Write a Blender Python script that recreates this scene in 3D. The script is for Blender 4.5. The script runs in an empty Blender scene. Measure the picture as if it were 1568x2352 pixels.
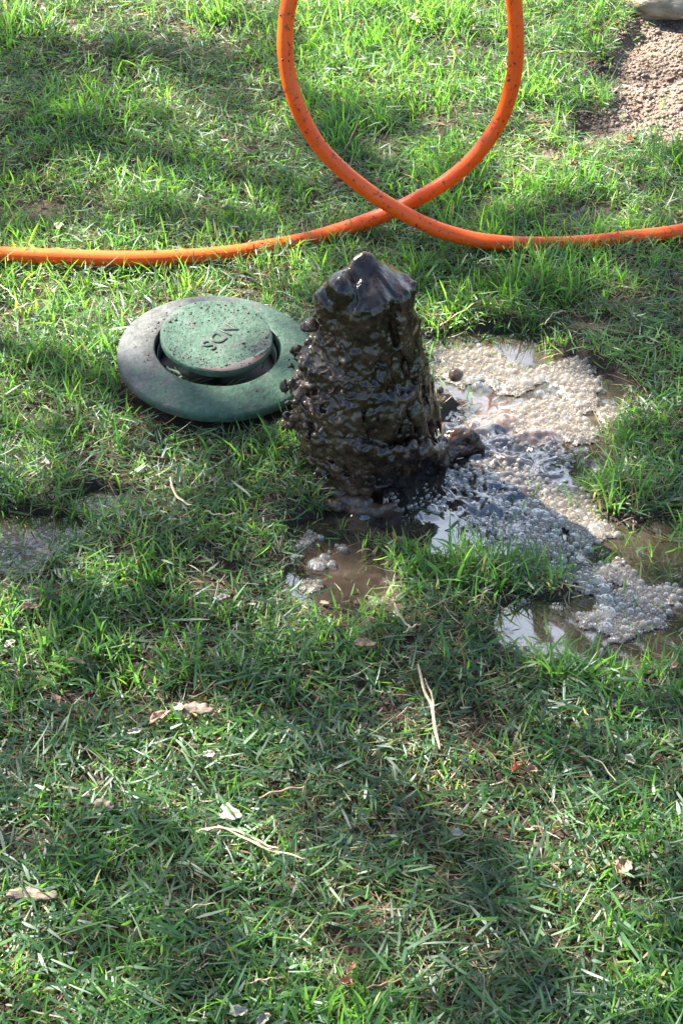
import bpy, math, random
import numpy as np
from mathutils import Vector, Matrix

random.seed(7)
R = np.random.default_rng(11)
C = bpy.context.scene.collection
rad = math.radians

# ------------------------------------------------------------------ camera, sky, sun, exposure
CAM_H, PITCH, HALF_V = 1.5, rad(41), rad(14)
cam_d = bpy.data.cameras.new('camera')
cam = bpy.data.objects.new('camera', cam_d)
C.objects.link(cam)
cam.location = (0, 0, CAM_H)
cam.rotation_euler = (rad(90) - PITCH, 0, 0)
cam_d.sensor_fit = 'VERTICAL'
cam_d.sensor_height = 36
cam_d.lens = 18 / math.tan(HALF_V)
cam_d.clip_start = 0.05
cam_d.clip_end = 2000
bpy.context.scene.camera = cam

SUN_AZ, SUN_EL = rad(-56), rad(44)          # azimuth measured from +Y, clockwise
TO_SUN = np.array([math.sin(SUN_AZ) * math.cos(SUN_EL), math.cos(SUN_AZ) * math.cos(SUN_EL), math.sin(SUN_EL)])
world = bpy.data.worlds.new('World')
bpy.context.scene.world = world
world.use_nodes = True
wn = world.node_tree.nodes
sky = wn.new('ShaderNodeTexSky')
sky.sky_type = 'NISHITA'
sky.sun_disc = False
sky.sun_elevation = SUN_EL
sky.sun_rotation = SUN_AZ
wl = world.node_tree.links                  # broken white cloud added to the sky beyond the lawn, to brighten reflections
wtc = wn.new('ShaderNodeTexCoord'); wno = wn.new('ShaderNodeTexNoise'); wno.inputs['Scale'].default_value = 3.2; wno.inputs['Detail'].default_value = 5
wl.new(wtc.outputs['Generated'], wno.inputs['Vector'])
wr = wn.new('ShaderNodeValToRGB'); wr.color_ramp.elements[0].position = 0.38; wr.color_ramp.elements[1].position = 0.52
wl.new(wno.outputs['Fac'], wr.inputs[0])
wsx = wn.new('ShaderNodeSeparateXYZ'); wl.new(wtc.outputs['Generated'], wsx.inputs[0])
wmr = wn.new('ShaderNodeMapRange'); wmr.inputs['From Min'].default_value = 0.1; wmr.inputs['From Max'].default_value = 0.5
wl.new(wsx.outputs['Y'], wmr.inputs['Value'])
wmu = wn.new('ShaderNodeMath'); wmu.operation = 'MULTIPLY'; wl.new(wr.outputs[0], wmu.inputs[0]); wl.new(wmr.outputs[0], wmu.inputs[1])
wmx = wn.new('ShaderNodeMix'); wmx.data_type = 'RGBA'; wmx.inputs[7].default_value = (8, 8.6, 10, 1)
wl.new(wmu.outputs[0], wmx.inputs[0]); wl.new(sky.outputs[0], wmx.inputs[6]); wl.new(wmx.outputs[2], wn['Background'].inputs[0])
wn['Background'].inputs[1].default_value = 0.062

sun_d = bpy.data.lights.new('sun', 'SUN')
sun_d.energy = 5.0
sun_d.angle = rad(0.53)
sun_d.color = (1.0, 0.93, 0.82)
sun = bpy.data.objects.new('sun', sun_d)
C.objects.link(sun)
sun.rotation_euler = Vector(-TO_SUN).to_track_quat('-Z', 'Y').to_euler()

vs = bpy.context.scene.view_settings
vs.view_transform = 'Standard'
vs.look = 'None'
vs.exposure = 2.82
vs.use_white_balance = True
vs.white_balance_temperature = 6050
vs.white_balance_tint = 6
vs.gamma = 1

# ------------------------------------------------------------------ pixel of the picture (1568 x 2352) to a place in the world
TV = math.tan(HALF_V)
def ray(px, py):
    px = np.asarray(px, float); py = np.asarray(py, float)
    x = (px - 784) / 1176 * TV
    u = (1176 - py) / 1176 * TV
    return x, math.cos(PITCH) + u * math.sin(PITCH), -math.sin(PITCH) + u * math.cos(PITCH)
def gp(px, py, z=0.0):                      # point on the level z
    dx, dy, dz = ray(px, py)
    t = (z - CAM_H) / dz
    return np.stack([dx * t, dy * t, np.zeros_like(dx * t) + z], -1)
def yp(px, py, Y):                          # point at the distance Y
    dx, dy, dz = ray(px, py)
    t = Y / dy
    return np.stack([dx * t, dy * t, CAM_H + dz * t], -1)
def to_px(x, y, z=0.0):
    c, s = math.cos(PITCH), math.sin(PITCH)
    zz = z - CAM_H
    d = y * c - zz * s
    u = y * s + zz * c
    return 784 + x / d / TV * 1176, 1176 - u / d / TV * 1176

# ------------------------------------------------------------------ noise
def _hash(ix, iy, iz, seed):
    h = (ix.astype(np.int64) * 374761393 + iy.astype(np.int64) * 668265263 + iz.astype(np.int64) * 1103515245 + seed * 974634777) & 0xffffffff
    h = ((h ^ (h >> 13)) * 1274126177) & 0xffffffff
    h = ((h ^ (h >> 16)) * 2246822519) & 0xffffffff
    return ((h ^ (h >> 15)) & 0xffffff) / float(0xffffff)
def noise3(x, y, z, seed=0):                # -1 .. 1
    x0, y0, z0 = np.floor(x), np.floor(y), np.floor(z)
    fx, fy, fz = x - x0, y - y0, z - z0
    fx, fy, fz = [f * f * (3 - 2 * f) for f in (fx, fy, fz)]
    r = 0
    for a in (0, 1):
        for b in (0, 1):
            for c in (0, 1):
                w = (fx if a else 1 - fx) * (fy if b else 1 - fy) * (fz if c else 1 - fz)
                r = r + w * _hash(x0 + a, y0 + b, z0 + c, seed)
    return r * 2 - 1
def noise2(x, y, seed=0):
    return noise3(x, y, np.zeros_like(x), seed)
def fbm2(x, y, seed=0, octs=3):
    r, a = 0, 1
    for o in range(octs):
        r = r + a * noise2(x * 2 ** o, y * 2 ** o, seed + o); a *= 0.5
    return r

def blobs(px, py, lst):                     # soft union of ellipses drawn over the ground plan; > 0 inside
    f = np.full(np.shape(px), -9.0)
    for b in lst:
        d = 1 - np.sqrt(((px - b[0]) / b[2]) ** 2 + ((py - b[1]) / b[3]) ** 2)
        f = np.maximum(f, d * min(b[2], b[3] * 1.6) / 60.0)
    return f

PUDDLE = [(1120,800,150,40),(1130,860,150,80),(1270,920,165,95),(1180,1000,190,100),(1130,1110,210,120),(1230,1215,170,95),
          (900,1180,150,60),(780,1340,125,95),(735,1260,85,65),(980,1235,150,40),(1350,1270,160,75),(1450,1380,150,110),
          (1300,1440,170,70),(1400,1505,190,50),(1540,1400,90,130),(1510,1240,70,55),(1380,1050,55,80)]
PUDDLE_L = [(60,1225,125,52),(215,1160,85,26),(55,1290,70,34)]
SOIL = [(1550,240,150,100),(1520,130,110,90),(1410,298,110,30),(1430,190,60,30),(1560,320,110,30),(1520,50,80,60),(1480,210,50,60)]
BARE = [(a, b, c * 1.25, d * 1.25) for a, b, c, d in [(100,490,55,22),(1340,510,90,26),(380,1640,95,24),(430,1290,55,22),(70,1375,80,22),(410,1860,50,16),(60,1950,55,36),
        (830,2195,80,24),(570,2295,70,18),(1420,2075,70,18),(660,2140,60,14),(1150,1660,70,16),(780,1590,60,14),(1010,2130,60,20),
        (430,2070,60,14),(230,700,50,18),(880,340,60,22),(1000,290,40,16)]]
FOAM = [(1070,850,95,48),(1180,875,110,42),(1280,860,80,42),(1330,900,60,55),(1270,955,120,50),(1010,860,35,40),(1330,1010,55,40),
        (1300,1180,95,55),(1370,1225,60,40),(1250,1260,70,35),(1390,1330,110,42),(1450,1395,108,62),(1410,1430,85,42),
        (738,1285,36,22),(860,1322,46,8),(700,1250,20,12),(790,1258,30,8),(810,1385,26,7),(700,1345,20,10),(1262,1385,55,17),(1290,1310,50,30),(1400,960,50,30),(1520,1365,50,36)]

def pud_field(x, y, wob=True):
    px, py = to_px(x, y)
    f = blobs(px, py, PUDDLE + PUDDLE_L)
    if wob:
        f = f + 0.28 * fbm2(x * 22, y * 22, 5, 3)
    return f
def soil_field(x, y):
    px, py = to_px(x, y)
    return blobs(px, py, SOIL) + 0.35 * fbm2(x * 14, y * 14, 9, 3)
def bare_field(x, y):
    px, py = to_px(x, y)
    return np.maximum(blobs(px, py, BARE) + 0.2 * fbm2(x * 30, y * 30, 19, 2), 1.3 * (noise2(x * 17, y * 17, 23) * 0.7 + 0.3 * noise2(x * 45, y * 45, 24) - 0.50))
def foam_field(x, y):
    px, py = to_px(x, y)
    return blobs(px, py, FOAM) + 0.55 * fbm2(x * 38, y * 38, 29, 3) - 0.12
def sm(v, a, b):
    t = np.clip((v - a) / (b - a), 0, 1)
    return t * t * (3 - 2 * t)

RING = gp(499, 808, 0.046)                  # middle of the drain flange
GEY = gp(890, 1075, 0.0)                    # middle of the mud column

def H(x, y):
    base = 0.013 + 0.010 * noise2(x * 2.3, y * 2.3, 1) + 0.0055 * noise2(x * 9, y * 9, 2) + 0.0022 * noise2(x * 40, y * 40, 3)
    w = sm(pud_field(x, y), -0.25, 0.35)
    h = np.maximum(base, 0.004) * (1 - w) + (-0.011) * w
    s = sm(soil_field(x, y), -0.2, 0.5)
    h = h - 0.014 * s + s * (0.007 * noise2(x * 30, y * 30, 6) + 0.003 * noise2(x * 90, y * 90, 7))
    return h

# ------------------------------------------------------------------ helpers
def mesh_np(name, verts, faces, mat, parent=None, smooth=True, attrs=None):
    """verts (n,3); faces (m,k) all of the same size, or list of such arrays"""
    me = bpy.data.meshes.new(name)
    fl = faces if isinstance(faces, list) else [faces]
    fl = [np.asarray(f, np.int32) for f in fl if len(f)]
    me.vertices.add(len(verts))
    me.vertices.foreach_set('co', np.asarray(verts, np.float32).ravel())
    loops = np.concatenate([f.ravel() for f in fl])
    sizes = np.concatenate([np.full(len(f), f.shape[1], np.int32) for f in fl])
    starts = np.concatenate([[0], np.cumsum(sizes)[:-1]]).astype(np.int32)
    me.loops.add(len(loops)); me.loops.foreach_set('vertex_index', loops)
    me.polygons.add(len(sizes)); me.polygons.foreach_set('loop_start', starts)
    me.update(calc_edges=True)
    me.validate()
    if smooth:
        me.polygons.foreach_set('use_smooth', np.ones(len(me.polygons), bool))
    for k, v in (attrs or {}).items():
        a = me.attributes.new(k, 'FLOAT', 'POINT')
        a.data.foreach_set('value', np.asarray(v, np.float32))
    if mat: me.materials.append(mat)
    o = bpy.data.objects.new(name, me)
    C.objects.link(o)
    if parent: o.parent = parent
    return o
def tag(o, label=None, cat=None, group=None, kind=None):
    if label: o['label'] = label
    if cat: o['category'] = cat
    if group: o['group'] = group
    if kind: o['kind'] = kind
    return o
def empty(name, loc):
    o = bpy.data.objects.new(name, None); C.objects.link(o); o.location = loc
    return o
def lathe(profile, n=96, closed=True):
    pr = np.array(profile, float); m = len(pr)
    th = np.linspace(0, 2 * math.pi, n, endpoint=False)
    v = np.stack([pr[:, None, 0] * np.cos(th), pr[:, None, 0] * np.sin(th), np.repeat(pr[:, 1:2], n, 1)], -1).reshape(-1, 3)
    i, j = np.meshgrid(np.arange(m - (0 if closed else 1)), np.arange(n), indexing='ij')
    i2 = (i + 1) % m; j2 = (j + 1) % n
    f = np.stack([i * n + j, i * n + j2, i2 * n + j2, i2 * n + j], -1).reshape(-1, 4)
    return v, f
def catmull(P, per=12):
    P = np.array(P, float)
    Q = np.vstack([2 * P[0] - P[1], P, 2 * P[-1] - P[-2]])
    out = []
    for i in range(1, len(Q) - 2):
        p0, p1, p2, p3 = Q[i - 1:i + 3]
        for t in np.linspace(0, 1, per, endpoint=False):
            out.append(0.5 * ((2 * p1) + (-p0 + p2) * t + (2 * p0 - 5 * p1 + 4 * p2 - p3) * t * t + (-p0 + 3 * p1 - 3 * p2 + p3) * t ** 3))
    out.append(P[-1])
    return np.array(out)
def tube(path, radius, sides=10, flat=1.0, up=None, caps=True):
    path = np.asarray(path); n = len(path)
    rr = np.broadcast_to(np.asarray(radius, float), (n,))
    T = np.gradient(path, axis=0); T /= np.linalg.norm(T, axis=1)[:, None] + 1e-12
    N = np.zeros_like(T)
    a = np.array(up if up is not None else [0, 0, 1.0])
    if abs(np.dot(a, T[0])) > 0.9 and up is None: a = np.array([1.0, 0, 0])
    for i in range(n):
        v = a - np.dot(a, T[i]) * T[i]
        v /= np.linalg.norm(v) + 1e-12
        N[i] = v; a = v
    B = np.cross(T, N)
    th = np.linspace(0, 2 * math.pi, sides, endpoint=False)
    v = path[:, None] + rr[:, None, None] * (np.cos(th)[None, :, None] * N[:, None] * flat + np.sin(th)[None, :, None] * B[:, None])
    v = v.reshape(-1, 3)
    i, j = np.meshgrid(np.arange(n - 1), np.arange(sides), indexing='ij')
    j2 = (j + 1) % sides
    f = np.stack([i * sides + j, i * sides + j2, (i + 1) * sides + j2, (i + 1) * sides + j], -1).reshape(-1, 4)
    fs = [f]
    if caps:
        m = len(v); v = np.vstack([v, path[0], path[-1]])
        j = np.arange(sides); j2 = (j + 1) % sides
        fs.append(np.concatenate([np.stack([np.full(sides, m), j2, j], -1), np.stack([np.full(sides, m + 1), (n - 1) * sides + j, (n - 1) * sides + j2], -1)]))
    return v, fs
def ico(sub):
    t = (1 + 5 ** .5) / 2
    V = [(-1,t,0),(1,t,0),(-1,-t,0),(1,-t,0),(0,-1,t),(0,1,t),(0,-1,-t),(0,1,-t),(t,0,-1),(t,0,1),(-t,0,-1),(-t,0,1)]
    F = [(0,11,5),(0,5,1),(0,1,7),(0,7,10),(0,10,11),(1,5,9),(5,11,4),(11,10,2),(10,7,6),(7,1,8),(3,9,4),(3,4,2),(3,2,6),(3,6,8),(3,8,9),(4,9,5),(2,4,11),(6,2,10),(8,6,7),(9,8,1)]
    V = [np.array(v) / np.linalg.norm(v) for v in V]
    for _ in range(sub):
        cache, NF = {}, []
        def mid(a, b):
            k = (min(a, b), max(a, b))
            if k not in cache:
                m = V[a] + V[b]; V.append(m / np.linalg.norm(m)); cache[k] = len(V) - 1
            return cache[k]
        for a, b, c in F:
            ab, bc, ca = mid(a, b), mid(b, c), mid(c, a)
            NF += [(a, ab, ca), (b, bc, ab), (c, ca, bc), (ab, bc, ca)]
        F = NF
    return np.array(V), np.array(F)
ICO = {k: ico(k) for k in (0, 1, 2, 3)}
def many_ico(cent, radii, sub=1, squash=None, jitter=0.0, seed=0):
    v, f = ICO[sub]
    n = len(cent)
    S = np.ones((n, 1, 3)) * np.asarray(radii)[:, None, None]
    if squash is not None: S = S * squash[:, None, :]
    V = v[None] * S
    if jitter:
        r = np.random.default_rng(seed)
        V = V * (1 + jitter * r.uniform(-1, 1, (n, len(v), 1)))
    V = V + np.asarray(cent)[:, None]
    F = f[None] + (np.arange(n) * len(v))[:, None, None]
    return V.reshape(-1, 3), F.reshape(-1, 3)

# ------------------------------------------------------------------ materials
class NT:
    def __init__(s, name):
        s.m = bpy.data.materials.new(name); s.m.use_nodes = True
        s.t = s.m.node_tree; s.n = s.t.nodes; s.l = s.t.links
        s.b = s.n['Principled BSDF']; s.out = s.n['Material Output']
    def node(s, typ, **kw):
        nd = s.n.new(typ)
        for k, v in kw.items(): setattr(nd, k, v)
        return nd
    def link(s, a, b): s.l.new(a, b)
    def noise(s, scale, detail=4, rough=0.6, vec=None, dist=0.0):
        nd = s.node('ShaderNodeTexNoise')
        nd.inputs['Scale'].default_value = scale; nd.inputs['Detail'].default_value = detail
        nd.inputs['Roughness'].default_value = rough; nd.inputs['Distortion'].default_value = dist
        s.link(vec if vec is not None else s.coord(), nd.inputs['Vector'])
        return nd.outputs['Fac']
    def coord(s, which='Object'):
        if not hasattr(s, '_tc'): s._tc = s.node('ShaderNodeTexCoord')
        return s._tc.outputs[which]
    def ramp(s, fac, stops, interp='LINEAR'):
        r = s.node('ShaderNodeValToRGB'); r.color_ramp.interpolation = interp
        e = r.color_ramp.elements
        while len(e) < len(stops): e.new(0.5)
        for el, (p, c) in zip(e, stops):
            el.position = p; el.color = (*c, 1) if len(c) == 3 else c
        s.link(fac, r.inputs[0])
        return r.outputs[0]
    def mix(s, fac, a, b):
        m = s.node('ShaderNodeMix', data_type='RGBA')
        for sock, v in ((m.inputs[0], fac), (m.inputs[6], a), (m.inputs[7], b)):
            if hasattr(v, 'links') or hasattr(v, 'is_linked'): s.link(v, sock)
            elif isinstance(v, (int, float)): sock.default_value = v
            else: sock.default_value = (*v, 1)
        return m.outputs[2]
    def math(s, op, a, b=None):
        m = s.node('ShaderNodeMath', operation=op)
        for i, v in enumerate((a, b)):
            if v is None: continue
            if isinstance(v, (int, float)): m.inputs[i].default_value = v
            else: s.link(v, m.inputs[i])
        return m.outputs[0]
    def attr(s, name):
        a = s.node('ShaderNodeAttribute'); a.attribute_name = name
        return a.outputs['Fac']
    def bump(s, height, strength=0.5, dist=0.002):
        b = s.node('ShaderNodeBump'); b.inputs['Strength'].default_value = strength; b.inputs['Distance'].default_value = dist
        s.link(height, b.inputs['Height']); s.link(b.outputs[0], s.b.inputs['Normal'])
        return b
    def set(s, **kw):
        names = dict(color='Base Color', rough='Roughness', spec='Specular IOR Level', metal='Metallic', coat='Coat Weight', coat_r='Coat Roughness', trans='Transmission Weight', ior='IOR', alpha='Alpha', sss='Subsurface Weight')
        for k, v in kw.items():
            i = s.b.inputs[names[k]]
            if hasattr(v, 'is_linked'): s.link(v, i)
            elif isinstance(v, tuple): i.default_value = (*v, 1)
            else: i.default_value = v
        return s

def mat_soil():
    t = NT('soil')
    n1 = t.noise(60, 6, 0.7); n2 = t.noise(7, 3, 0.5); n3 = t.noise(400, 3, 0.6)
    c = t.ramp(n1, [(0.3, (0.014, 0.009, 0.006)), (0.55, (0.036, 0.021, 0.014)), (0.75, (0.085, 0.050, 0.034))])
    dry = t.attr('dry'); wet = t.attr('wet')
    c2 = t.ramp(n1, [(0.25, (0.09, 0.058, 0.042)), (0.5, (0.16, 0.108, 0.078)), (0.75, (0.22, 0.155, 0.115))])
    c = t.mix(dry, c, c2)
    c = t.mix(wet, c, (0.022, 0.014, 0.009))
    far = t.attr('far')
    c = t.mix(far, c, t.ramp(n2, [(0.3, (0.035, 0.07, 0.015)), (0.7, (0.07, 0.12, 0.03))]))
    r = t.math('SUBTRACT', 0.95, t.math('MULTIPLY', wet, 0.35))
    t.set(color=c, rough=r, spec=0.25)
    h = t.math('ADD', t.math('MULTIPLY', n1, 0.8), t.math('MULTIPLY', n3, 0.3))
    t.bump(h, 0.8, 0.006)
    return t.m
def mat_grass():
    t = NT('grass_blade')
    v = t.attr('v'); d = t.attr('dry')
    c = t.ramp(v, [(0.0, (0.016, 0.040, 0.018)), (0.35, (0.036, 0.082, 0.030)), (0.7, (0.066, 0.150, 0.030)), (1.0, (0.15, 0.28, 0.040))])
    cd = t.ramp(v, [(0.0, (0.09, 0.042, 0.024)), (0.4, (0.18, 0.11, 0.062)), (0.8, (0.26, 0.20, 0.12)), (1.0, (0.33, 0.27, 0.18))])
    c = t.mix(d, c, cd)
    t.set(color=c, rough=0.46, spec=0.7)
    tr = t.node('ShaderNodeBsdfTranslucent')
    hs = t.node('ShaderNodeHueSaturation'); hs.inputs['Saturation'].default_value = 1.15; hs.inputs['Value'].default_value = 3.0
    t.link(c, hs.inputs['Color'])
    yel = t.mix(0.25, hs.outputs[0], (0.40, 0.60, 0.05))
    t.link(yel, tr.inputs[0])
    ms = t.node('ShaderNodeMixShader'); ms.inputs[0].default_value = 0.47
    t.link(t.b.outputs[0], ms.inputs[1]); t.link(tr.outputs[0], ms.inputs[2]); t.link(ms.outputs[0], t.out.inputs[0])
    return t.m
def mat_mud():
    t = NT('wet_mud')
    n = t.noise(45, 5, 0.6); n2 = t.noise(260, 3, 0.5)
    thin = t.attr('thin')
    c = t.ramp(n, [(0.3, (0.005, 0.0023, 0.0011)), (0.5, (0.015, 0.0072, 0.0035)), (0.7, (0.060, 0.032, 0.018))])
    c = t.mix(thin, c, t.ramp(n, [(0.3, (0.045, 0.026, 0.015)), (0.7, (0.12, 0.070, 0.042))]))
    t.set(color=c, rough=t.ramp(t.noise(80, 3, 0.5), [(0.4, (0.10,) * 3), (0.6, (0.34,) * 3)]), spec=0.42, coat=0.0)
    t.bump(t.math('ADD', n2, t.math('MULTIPLY', n, 2.0)), 0.35, 0.002)
    return t.m
def mat_water():
    t = NT('muddy_water')
    n = t.noise(26, 4, 0.6, dist=0.6); f = t.attr('froth')
    c = t.ramp(n, [(0.3, (0.020, 0.014, 0.009)), (0.7, (0.044, 0.031, 0.022))])
    c = t.mix(f, c, t.ramp(n, [(0.35, (0.07, 0.041, 0.026)), (0.6, (0.14, 0.096, 0.067))]))
    t.set(color=c, rough=0.05, spec=0.6, ior=1.33)
    t.b.inputs['IOR'].default_value = 1.55
    t.set(coat=1.0, coat_r=0.03); t.b.inputs['Coat IOR'].default_value = 1.6
    t.bump(t.noise(90, 2, 0.5), 0.12, 0.001)
    return t.m
def mat_foam():
    t = NT('foam_film')
    n = t.noise(140, 4, 0.6)
    c = t.ramp(n, [(0.3, (0.05, 0.035, 0.023)), (0.6, (0.17, 0.132, 0.095))])
    t.set(color=c, rough=0.22, spec=0.7)
    vo = t.node('ShaderNodeTexVoronoi'); vo.inputs['Scale'].default_value = 420; t.link(t.coord(), vo.inputs['Vector'])
    t.bump(t.math('SUBTRACT', 1.0, vo.outputs['Distance']), 0.8, 0.0012)
    return t.m
def mat_bubble(name, op, col, clear=False):
    t = NT(name)
    t.set(color=col, rough=0.06, spec=0.9)
    lw = t.node('ShaderNodeLayerWeight'); lw.inputs['Blend'].default_value = 0.35
    tr = t.node('ShaderNodeBsdfTransparent'); tr.inputs[0].default_value = (0.96, 0.95, 0.92, 1)
    gl = t.node('ShaderNodeBsdfGlossy'); gl.inputs['Roughness'].default_value = 0.03
    gl.inputs['Color'].default_value = (0.95, 0.97, 1, 1)
    m1 = t.node('ShaderNodeMixShader'); m1.inputs[0].default_value = op
    t.link(tr.outputs[0], m1.inputs[1]); t.link(t.b.outputs[0], m1.inputs[2])
    m2 = t.node('ShaderNodeMixShader')
    t.link(t.math('ADD', 0.05, t.math('MULTIPLY', lw.outputs['Facing'], 0.3)), m2.inputs[0])
    t.link(m1.outputs[0], m2.inputs[1]); t.link(gl.outputs[0], m2.inputs[2])
    t.link(m2.outputs[0], t.out.inputs[0])
    return t.m
def mat_plastic():
    t = NT('green_plastic')
    n = t.noise(26, 6, 0.75); n2 = t.noise(95, 5, 0.75); n3 = t.noise(230, 3, 0.6)
    c = t.ramp(n2, [(0.3, (0.020, 0.042, 0.025)), (0.7, (0.066, 0.112, 0.073))])
    dirt = t.attr('dirt')
    k = t.ramp(t.math('ADD', t.math('ADD', t.math('MULTIPLY', n, 1.15), -0.17), t.math('MULTIPLY', dirt, 0.27)), [(0.40, (0, 0, 0)), (0.55, (1, 1, 1))])
    c = t.mix(t.math('MULTIPLY', k, 0.85), c, t.ramp(n2, [(0.3, (0.030, 0.026, 0.024)), (0.7, (0.115, 0.102, 0.098))]))
    sp = t.ramp(n3, [(0.56, (0, 0, 0)), (0.66, (1, 1, 1))])
    c = t.mix(t.math('MULTIPLY', sp, 0.7), c, (0.05, 0.04, 0.03))
    t.set(color=c, rough=t.ramp(n2, [(0.3, (0.45,) * 3), (0.7, (0.75,) * 3)]), spec=0.2)
    t.bump(t.math('ADD', n2, n3), 0.7, 0.0018)
    return t.m
def mat_hose():
    t = NT('orange_rubber')
    n = t.noise(140, 4, 0.68); n2 = t.noise(14, 4, 0.6); n4 = t.noise(420, 2, 0.5)
    c = t.ramp(n2, [(0.3, (0.62, 0.062, 0.002)), (0.7, (0.74, 0.094, 0.005))])
    s1 = t.ramp(n, [(0.595, (0, 0, 0)), (0.63, (1, 1, 1))])
    s2 = t.ramp(n4, [(0.66, (0, 0, 0)), (0.69, (1, 1, 1))])
    c = t.mix(t.math('MULTIPLY', s1, 0.9), c, (0.10, 0.03, 0.012))
    c = t.mix(t.math('MULTIPLY', s2, 0.7), c, (0.12, 0.035, 0.015))
    film = t.ramp(t.noise(22, 5, 0.7), [(0.5, (0, 0, 0)), (0.8, (0.4, 0.4, 0.4))])
    c = t.mix(film, c, (0.34, 0.10, 0.03))
    t.set(color=c, rough=0.42, spec=0.28)
    t.bump(n, 0.25, 0.0008)
    return t.m
def mat_simple(name, stops, scale=60, rough=0.7, bump=0.4, bd=0.001, spec=0.4, stretch=None):
    t = NT(name)
    vec = t.coord()
    if stretch:
        mp = t.node('ShaderNodeMapping'); mp.inputs['Scale'].default_value = stretch; t.link(vec, mp.inputs[0]); vec = mp.outputs[0]
    n = t.noise(scale, 5, 0.65, vec=vec)
    t.set(color=t.ramp(n, stops), rough=rough, spec=spec)
    t.bump(n, bump, bd)
    return t.m
M = dict(soil=mat_soil(), grass=mat_grass(), mud=mat_mud(), water=mat_water(), foam=mat_foam(), plastic=mat_plastic(), hose=mat_hose(),
         bubble=mat_bubble('foam_bubble', 0.34, (0.27, 0.22, 0.165)), big=mat_bubble('clear_bubble', 0.14, (0.30, 0.30, 0.27)))
M['crumb'] = mat_simple('soil_crumb', [(0.3, (0.11, 0.072, 0.052)), (0.7, (0.25, 0.178, 0.132))], 150, 0.95)
M['darkcrumb'] = mat_simple('mud_crumb', [(0.3, (0.035, 0.019, 0.012)), (0.7, (0.13, 0.072, 0.046))], 150, 0.8)
M['speck'] = mat_simple('dried_mud_speck', [(0.3, (0.018, 0.012, 0.008)), (0.7, (0.060, 0.040, 0.028))], 150, 0.7)
M['stone'] = mat_simple('pale_stone', [(0.25, (0.11, 0.085, 0.055)), (0.5, (0.24, 0.195, 0.135)), (0.75, (0.36, 0.31, 0.23))], 30, 0.85, 0.9, 0.006, 0.3, (1, 1, 3))
M['straw'] = mat_simple('dry_straw', [(0.3, (0.24, 0.15, 0.08)), (0.7, (0.46, 0.33, 0.20))], 200, 0.5, 0.5, 0.0006, 0.5)
M['redstraw'] = mat_simple('red_brown_straw', [(0.3, (0.20, 0.09, 0.05)), (0.7, (0.38, 0.20, 0.11))], 200, 0.55, 0.5, 0.0006)
M['pale'] = mat_simple('pale_dry_leaf', [(0.3, (0.17, 0.13, 0.085)), (0.7, (0.36, 0.31, 0.22))], 160, 0.5, 0.5, 0.001, 0.5)
M['orange'] = mat_simple('orange_dead_leaf', [(0.3, (0.18, 0.05, 0.02)), (0.7, (0.42, 0.15, 0.06))], 120, 0.35, 0.5, 0.001, 0.6)
M['tan'] = mat_simple('tan_dead_leaf', [(0.3, (0.13, 0.07, 0.04)), (0.7, (0.30, 0.18, 0.11))], 120, 0.6, 0.5, 0.001)
M['bark'] = mat_simple('grey_bark', [(0.3, (0.04, 0.03, 0.025)), (0.55, (0.17, 0.12, 0.08)), (0.75, (0.32, 0.25, 0.17))], 70, 0.8, 0.8, 0.002, 0.4, (1, 4, 4))
M['trunk'] = mat_simple('tree_bark', [(0.3, (0.05, 0.035, 0.025)), (0.7, (0.16, 0.12, 0.09))], 14, 0.9, 0.9, 0.02, 0.3, (4, 4, 1))
M['leaf'] = mat_simple('tree_leaf', [(0.3, (0.04, 0.09, 0.02)), (0.7, (0.08, 0.15, 0.03))], 3, 0.5, 0.1, 0.001)

# ------------------------------------------------------------------ ground: one sheet out to the horizon
def axis(a, b, step, far):
    core = np.arange(a, b, step)
    out = [step]; tot = step
    seq_p, seq_m = [], []
    s = step; p = core[-1]
    while p < far: s *= 1.22; p += s; seq_p.append(p)
    s = step; p = core[0]
    while p > -far: s *= 1.22; p -= s; seq_m.append(p)
    return np.concatenate([seq_m[::-1], core, seq_p])
gx = axis(-0.95, 0.95, 0.005, 400); gy = axis(0.75, 3.3, 0.006, 400)
X, Y = np.meshgrid(gx, gy, indexing='ij')
inside = (np.abs(X) < 3) & (Y > 0.1) & (Y < 7)
Xc, Yc = np.clip(X, -3, 3), np.clip(Y, 0.45, 7)
Z = H(Xc, Yc)
far = sm(np.maximum(np.abs(X) - 1.5, np.maximum(Y - 4.0, 0.2 - Y)), 0, 0.8)
dry = sm(soil_field(Xc, Yc), -0.1, 0.4) * (1 - far)
bz = sm(bare_field(Xc, Yc), 0.0, 0.4)
bz_top = bz * (to_px(Xc, Yc)[1] < 900)
wet = sm(pud_field(Xc, Yc), -0.6, 0.3) * (1 - far)
nx, ny = len(gx), len(gy)
i, j = np.meshgrid(np.arange(nx - 1), np.arange(ny - 1), indexing='ij')
F = np.stack([i * ny + j, (i + 1) * ny + j, (i + 1) * ny + j + 1, i * ny + j + 1], -1).reshape(-1, 4)
ground = mesh_np('ground', np.stack([X, Y, Z], -1).reshape(-1, 3), F, M['soil'],
                 attrs=dict(dry=np.maximum(dry, bz_top * 0.7).ravel(), wet=wet.ravel(), far=far.ravel()))
tag(ground, kind='structure')

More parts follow.
